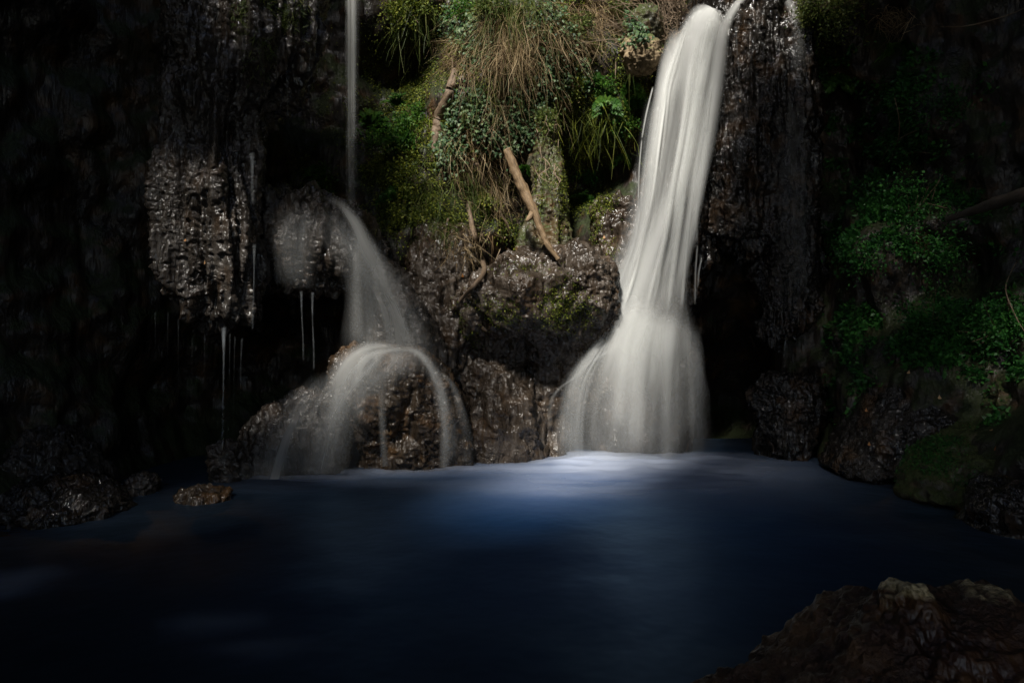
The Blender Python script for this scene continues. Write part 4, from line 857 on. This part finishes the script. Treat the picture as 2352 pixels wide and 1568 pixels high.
sheet('water_veil', [(-40, 786, 830, 7.15, .55), (100, 788, 828, 7.12, .5), (250, 789, 826, 7.08, .36), (380, 791, 824, 7.05, .24), (490, 790, 830, 7.0, .16)], 'silk', T2, 30, 100, .03, .5, 21, .004)
ribbon('strand', [(812, -40, 7.08, 14, .4), (813, 150, 7.05, 13, .35), (814, 330, 7.0, 12, .2)], 'silk', T2, 22)
T3 = empty('waterfall', P(860, 640, 7.0), 'misty veil of water sliding off the upper left mound onto the sloping rock', 'waterfall')
ribbon('strand', [(725, 458, 6.80, 16, .2), (775, 466, 6.70, 24, .4), (815, 510, 6.64, 36, .55), (842, 565, 6.62, 46, .5), (868, 615, 6.64, 66, .34), (898, 675, 6.68, 110, .18), (920, 760, 6.74, 150, .08)], 'silk', T3, 23, 30, 90, (.35, .25), .03)
sheet('water_veil', [(470, 700, 810, 6.72, .14), (540, 720, 860, 6.62, .22), (620, 765, 910, 6.6, .28), (710, 785, 990, 6.72, .34), (800, 765, 1040, 6.82, .32), (870, 740, 1060, 6.84, .2)], 'veil', T3, 60, 100, .06, .48, 24, .006, (.25, .25))
sheet('water_veil', [(462, 630, 760, 6.74, .12), (540, 610, 750, 6.62, .18), (620, 615, 740, 6.62, .16), (668, 640, 740, 6.68, .1)], 'veil', T3, 50, 60, .05, .48, 25, .006, (.3, .25))
T4 = empty('waterfall', P(850, 1070, 6.9), 'thin water arching over the domed brown mound at the pool edge', 'waterfall')
ribbon('strand', [(960, 806, 6.86, 20, .2), (900, 798, 6.80, 26, .45), (845, 802, 6.74, 40, .42), (805, 832, 6.68, 64, .42), (785, 880, 6.62, 84, .32), (776, 950, 6.58, 80, .25), (768, 1030, 6.56, 84, .14), (762, 1084, 6.56, 90, .1)], 'silk', T4, 26, 36, 120, (.2, 0), .04)
ribbon('strand', [(985, 830, 6.84, 10, .2), (940, 806, 6.80, 14, .35), (885, 808, 6.74, 20, .4), (838, 830, 6.66, 30, .4), (822, 880, 6.6, 34, .28), (814, 960, 6.56, 36, .12)], 'silk', T4, 27, 24, 100, (.2, .3), .02)
sheet('water_veil', [(795, 800, 970, 6.84, .28), (830, 755, 1000, 6.74, .38), (890, 715, 930, 6.64, .34), (960, 690, 870, 6.58, .28), (1084, 660, 840, 6.56, .22)], 'veil', T4, 70, 100, .08, .48, 28, .006, (.2, 0))
ribbon('strand', [(900, 796, 6.86, 14, .3), (955, 812, 6.82, 22, .22), (995, 850, 6.74, 24, .2), (1016, 905, 6.66, 24, .2), (1022, 980, 6.62, 24, .24), (1021, 1072, 6.62, 30, .24)], 'silk', T4, 29, 18, 100, (.3, 0), .02)
ribbon('strand', [(990, 842, 6.8, 12, .2), (1035, 880, 6.74, 18, .25), (1058, 940, 6.7, 26, .18), (1072, 1000, 6.7, 34, .1), (1076, 1066, 6.7, 40, .06)], 'veil', T4, 30, 18, 80, (.2, 0), .02)
ribbon('strand', [(878, 850, 6.70, 30, .1), (878, 930, 6.62, 24, .2), (880, 1000, 6.6, 22, .22), (886, 1070, 6.6, 24, .18)], 'veil', T4, 31, 18, 80, (.3, 0), .02)
def f_mound(u):
    x0 = 870 + 60 * u; x1 = 725 + 345 * u; t = np.linspace(0, 1, 9); e = rng.choice([5, 7, 9])
    return [(x0 + (x1 - x0) * math.sin(q * 1.571) ** .8, 798 + 274 * (1 - math.cos(q * 1.571)) ** .9, 6.78 - .22 * math.sin(q * 1.571), 1 + q, 1 - .5 * q) for q in t[:e]]
CM = [.0, .05, .1, .15, .22, .3, .86, .93]
rand_strands(T4, 22, lambda u: f_mound(np.clip(CM[int(u * 7.99)] + rng.normal(0, .03), 0, 1)), 'silk', (8, 30), (.03, .22), 150)
def f_slope(u):
    x0 = 812 + 50 * u; x1 = 790 + 210 * u
    return [(x0 + (x1 - x0) * q ** 1.2, 520 + 280 * q + 20 * u, 6.64 + .1 * q, 1 + q, 1 - .4 * q) for q in np.linspace(0, 1, 7)]
rand_strands(T3, 16, f_slope, 'silk', (8, 34), (.04, .16), 190)
T5 = empty('waterfall', P(640, 1085, 6.4), 'faint grey film of water spreading down the low left rock apron', 'waterfall')
sheet('water_veil', [(850, 720, 810, 6.66, .12), (920, 640, 800, 6.5, .26), (1000, 570, 790, 6.36, .34), (1095, 525, 780, 6.28, .34)], 'veil', T5, 70, 70, .10, .48, 32, .006, (.3, 0))
T6 = empty('waterfall', P(1800, 860, 7.9), 'wispy trickle of water running down the right side of the black column', 'waterfall')
ribbon('strand', [(1795, -20, 8.0, 22, .3), (1818, 20, 7.93, 26, .32), (1832, 70, 7.88, 30, .22), (1836, 130, 7.85, 38, .14), (1838, 230, 7.82, 50, .05)], 'silk', T6, 32)
sheet('water_veil', [(180, 1790, 1865, 7.82, .1), (330, 1780, 1872, 7.79, .16), (480, 1775, 1880, 7.78, .16), (620, 1770, 1882, 7.8, .14), (760, 1770, 1870, 7.9, .1)], 'veil', T6, 50, 100, .05, .4, 33, .02, (.2, .2))

# single threads of dripping water
def thread(label, x0, y0, x1, y1, Y, r, den=.6, group='water threads dripping from the rocks'):
    den *= .4 if den < .75 else .7
    o = ribbon('water_thread', [(x0, y0, Y, r * 1.5, den), (x0 * .7 + x1 * .3 + rng.normal(0, .7), y0 * .7 + y1 * .3, Y - .01, r * .6, den), (x0 * .3 + x1 * .7 + rng.normal(0, .7), y0 * .3 + y1 * .7, Y - .01, r * .75, den * .8), (x1, y1, Y, r * .9, den * .5)], 'thread', None, x0, 5, 30, (.03, .08), .004)
    tag(o, label, 'water thread', group)
th = [('bright thick water thread falling from the tip of the hanging curtain', 514, 748, 511, 1030, 6.3, 9, .8), ('long water thread on the right flank of the hanging curtain', 578, 350, 582, 470, 6.1, 12, .45), ('water thread continuing under the right flank of the curtain', 584, 560, 580, 760, 6.1, 7, .5),
      ('leftmost faint water thread below the curtain', 357, 715, 356, 990, 6.3, 4, .3), ('second faint water thread from the left below the curtain', 386, 715, 385, 985, 6.3, 4, .25), ('third faint water thread from the left below the curtain', 410, 730, 409, 980, 6.3, 4, .3), ('fourth faint water thread from the left below the curtain', 441, 735, 440, 985, 6.3, 4, .25), ('fifth faint water thread from the left, close to the thick one', 470, 740, 468, 985, 6.3, 4, .25),
      ('first faint water thread right of the bright thick one', 528, 765, 524, 1000, 6.3, 4, .35), ('second faint water thread right of the bright thick one', 540, 770, 536, 1000, 6.3, 4, .3), ('third faint water thread right of the bright thick one', 556, 775, 549, 1000, 6.3, 5, .35),
      ('water thread falling from the left tip of the upper mound', 692, 668, 697, 830, 6.8, 6, .5), ('longer water thread falling from the middle of the upper mound', 718, 670, 721, 850, 6.8, 6, .6), ('short water thread on rock below the thick thread', 513, 1045, 516, 1105, 6.2, 18, .35),
      ('lone short thread under the central ledge', 1097, 880, 1090, 920, 7.2, 6, .5), ('water thread from the foot of the black column to the round rock', 1806, 775, 1799, 872, 7.75, 7, .5), ('faint thread left of the column foot', 1790, 790, 1788, 850, 7.75, 4, .35),
      ('thread beside the white fall below its shoulder', 1610, 585, 1598, 690, 7.75, 6, .5), ('bright streak of water at the upper left of the black column', 1690, 62, 1694, 130, 7.85, 8, .7), ('second streak of water at the left of the black column', 1694, 140, 1698, 190, 7.83, 6, .6), ('thin streak in the middle of the black column', 1737, 165, 1742, 265, 7.8, 4, .6),
      ('thin streak at mid height on the left of the black column', 1697, 305, 1694, 430, 7.8, 5, .5), ('pale streak right of centre on the black column', 1792, 235, 1788, 330, 7.78, 4, .5), ('lower streak on the black column near its right side', 1788, 360, 1778, 440, 7.78, 5, .5), ('streak low on the right of the black column', 1800, 440, 1797, 560, 7.78, 5, .4),
      ('water streak at the top of the hanging curtain, left', 662, 0, 664, 75, 6.15, 8, .5), ('water streak at the top of the hanging curtain, right', 703, 0, 706, 30, 6.2, 6, .5), ('thread hanging free right of the curtain top', 713, 110, 709, 210, 6.3, 4, .4), ('second thread hanging free right of the curtain top', 726, 60, 724, 140, 6.35, 4, .3), ('thread down the shaded flank of the curtain', 657, 150, 661, 270, 6.2, 5, .5), ('thread on the flank left of the shaded one', 648, 160, 645, 260, 6.2, 4, .4)]
for a in th: thread(*a)

# ---- foam
def build_foam(name, label, blobs, x, y, seed, nx=150, ny=120):
    m = M['foam']
    xs = np.linspace(x[0], x[1], nx); ys = np.linspace(y[0], y[1], ny); Xg, Yg = np.meshgrid(xs, ys)
    den = np.zeros_like(Xg)
    for (bx, by, rx, ry, a) in blobs: den = np.maximum(den, a * np.exp(-(((Xg - bx) / rx) ** 2 + ((Yg - by) / ry) ** 2) ** 1.1))
    p = np.stack([Xg * 1.3, Yg * 2.4, 0 * Xg + seed], -1).reshape(-1, 3)
    den = den * np.clip(1 + .4 * fbm(p, 3, 900 + seed).reshape(den.shape), 0, 1.5)
    bx = np.minimum(np.minimum(Xg - x[0], x[1] - Xg) / (.15 * (x[1] - x[0])), np.minimum(Yg - y[0], y[1] - Yg + 9 * (y[1] > 7)) / (.15 * (y[1] - y[0])))
    den = den * np.clip(bx, 0, 1)
    Z = .012 * fbm(np.stack([Xg, Yg, 0 * Xg], -1).reshape(-1, 3) * 1.1, 3, 91).reshape(Xg.shape) + .006 + .05 * np.clip(den, 0, 1) * (.6 + .5 * vnoise(p * 3, 5).reshape(den.shape))
    o = mk(name, np.stack([Xg, Yg, Z], -1).reshape(-1, 3), gridF(nx, ny), m, uv=np.stack([Xg, Yg], -1).reshape(-1, 2), attrs={'film': den.ravel()})
    tag(o, label, 'foam', kind='stuff')
M['foam'] = water_white('foam', .7, 1.9, .75, 1.15, (0.55, 0.62, 0.78))
build_foam('foam', 'bright bluish foam where the main waterfall strikes the pool', [(1.3, 7.05, 1.15, .75, 1.5), (0.4, 7.0, .8, .5, .8), (2.3, 7.2, .6, .4, .6), (1.2, 6.2, 1.2, .65, .55), (1.1, 5.6, 1.2, .6, .14)], (-1.6, 4.2), (4.8, 8.0), 1)
build_foam('foam', 'pale foam along the foot of the left mounds', [(-1.9, 6.55, .55, .22, .5), (-1.2, 6.75, .7, .2, .5), (-.5, 6.95, .7, .2, .45), (-1.4, 6.2, 1.2, .3, .14)], (-3.4, .6), (5.4, 7.3), 2)
build_foam('foam', 'faint drifting foam streaks in the near left water', [(-1.35, 3.15, .22, .12, .16), (-1.05, 2.92, .25, .1, .12), (-2.7, 3.7, .2, .25, .3)], (-3.6, -.2), (2.4, 4.4), 3)
build_foam('foam', 'little white foam by the small rock at the right edge', [(3.45, 5.6, .12, .1, .5)], (2.9, 4.0), (5.2, 6.0), 4)

# ================================================================ unseen trees added to shade the gorge sides, crowns opened to let light in
def tree(label, base, crown_c, cr, n, seed):
    t = empty('added_shade_tree', base, label, 'tree', 'added trees shading the gorge')
    b = np.array(base, float); c = np.array(crown_c, float)
    tube('trunk', [b - np.array([0, 0, .4]), b * .7 + c * .3 + rng.normal(0, .15, 3), b * .3 + c * .7, c], [.22, .18, .13, .05], M['bark'], t, 10, .15, seed, 20)
    for k in range(6):
        q = b * .35 + c * .65; e = c + rand_unit(1)[0] * np.array(cr) * .7
        tube('limb', [q, (q + e) / 2 + rng.normal(0, .1, 3), e], [.08, .05, .015], M['bark'], t, 6, .1, k, 10)
    pos = c + rand_unit(n) * rng.random((n, 1)) ** .4 * np.array(cr)
    # leaves left out along the sun's rays so light pools on the falls
    S = np.array(SUN)
    gx = pos[:, 0] - S[0] / S[2] * (pos[:, 2] - 9); gy = pos[:, 1] - S[1] / S[2] * (pos[:, 2] - 9)
    keep = np.ones(n, bool)
    rag = 1 + .35 * vnoise(np.stack([gx * 1.1, gy * 1.1, 0 * gx], 1), 77)
    keep &= ((gx - (-1.72 + .27 * (gy - 1.2))) / np.clip(1.42 + .34 * (gy - 1.2), .8, 2.7)) ** 2 + (np.maximum(np.abs(gy - 2.2) - 3.6, 0) / 1.4) ** 2 > rag + rng.normal(0, .3, n)
    for g in GAPS: keep &= ((gx - g[0]) / g[2]) ** 2 + ((gy - g[1]) / g[3]) ** 2 > 1 + rng.normal(0, .3, n)
    pos = pos[keep]; n = len(pos)
    ln = rng.uniform(.22, .42, n)
    V, F, var = leaf_cloud(pos, rand_unit(n), rand_unit(n) + np.array([0, 0, .8]), ln, ln * .8, .05)
    o = mk('crown', V, F, M['added_canopy'], t, attrs={'var': var}, smooth=False); o['kind'] = 'stuff'
GAPS = [(-4.85, .6, .58, .66), (-5.3, -2.2, .6, .7), (2.0, 5.0, .85, .9), (-3.8, .3, .8, 1.3), (-3.7, 2.7, .36, .5), (2.0, 1.5, .5, .6), (2.3, -.6, .44, .5)]  # extra holes cut in the added crowns to light chosen rock and bank
TREES = [('left wall tree', (-6.2, 2, 7.8), (-4.8, 2.5, 9.6), (2.8, 3.2, 1.4)), ('back left tree', (-4.6, 8.6, 7.8), (-3.6, 7.6, 9.6), (3.0, 2.6, 1.4)), ('back tree', (-.5, 10.6, 7.8), (-.3, 9.2, 9.8), (3.0, 2.2, 1.4)), ('back right tree', (4.6, 10.0, 7.8), (3.6, 8.4, 9.6), (3.2, 2.8, 1.5)),
         ('right wall tree', (6.8, 4.5, 7.8), (3.9, 4.3, 9.5), (3.3, 3.4, 1.4)), ('right front tree', (6.9, 0, 7.8), (4.2, -.2, 9.5), (3.4, 3.2, 1.4)), ('left front tree', (-6.2, -3, 7.8), (-4.4, -2.2, 9.6), (3.0, 3.2, 1.4)), ('tree behind the viewer', (0, -8.2, 7.8), (0, -4.2, 9.6), (3.6, 3.4, 1.5)),
         ('far left tree', (-8.2, 5.5, 8), (-6.8, 5.2, 9), (2.6, 3.0, 1.8)), ('far right tree', (8.6, 7, 8), (6.6, 6.6, 9.2), (2.6, 3.0, 2.0)), ('inner right tree', (5.0, 8.8, 7.9), (1.9, 5.6, 10.2), (2.4, 2.8, 1.1)), ('inner front tree', (6.6, -2.5, 7.8), (1.2, 1.2, 10.4), (2.8, 2.6, 1.1)), ('inner left tree', (-6.0, .2, 7.8), (-2.8, -.4, 10.4), (2.6, 2.4, 1.1))]
for k, a in enumerate(np.radians(np.arange(0, 360, 30))):
    x, y = 9.6 * math.cos(a), 2.0 + 11 * math.sin(a)
    if 9 < y and abs(x - 2) < 3: y = 15.5
    TREES.append(('outer ring', (x, y, 8.0), (x * .97, (y - 2) * .97 + 2, 9.6), (3.2, 3.2, 2.1)))
for k, (nm, b, c, cr) in enumerate(TREES):
    tree('unseen leafy tree added for shade, standing back from the gorge rim' if nm == 'outer ring' else 'unseen leafy tree added for shade on the gorge rim: ' + nm, b, c, cr, 4600, k)

# ================================================================ spray hanging at the foot of the main fall
def build_mist():
    nu, nv = 40, 20; th = np.linspace(0, 2 * np.pi, nu, endpoint=False); ph = np.linspace(.02, np.pi - .02, nv)
    G = np.stack([np.outer(np.sin(ph), np.cos(th)), np.outer(np.sin(ph), np.sin(th)), np.outer(np.cos(ph), np.ones(nu))], -1)
    m, t, out = newmat('spray_mist')
    tc = N(t, 'ShaderNodeTexCoord'); ln = N(t, 'ShaderNodeVectorMath', operation='LENGTH'); t.links.new(tc.outputs['Object'], ln.inputs[0])
    f = math_(t, 'POWER', math_(t, 'SUBTRACT', 1.0, ln.outputs['Value'], clamp=True), 1.5)
    v = N(t, 'ShaderNodeVolumePrincipled'); v.inputs['Color'].default_value = (.9, .93, 1, 1)
    t.links.new(math_(t, 'MULTIPLY', f, 2.0), v.inputs['Density']); t.links.new(v.outputs[0], out.inputs['Volume'])
    o = mk('mist', G.reshape(-1, 3), gridF(nu, nv, True), m); o.location = (1.35, 7.15, .12); o.scale = (1.5, .75, .6)
    tag(o, 'pale spray hanging where the main waterfall meets the pool', 'mist', kind='stuff')
build_mist()
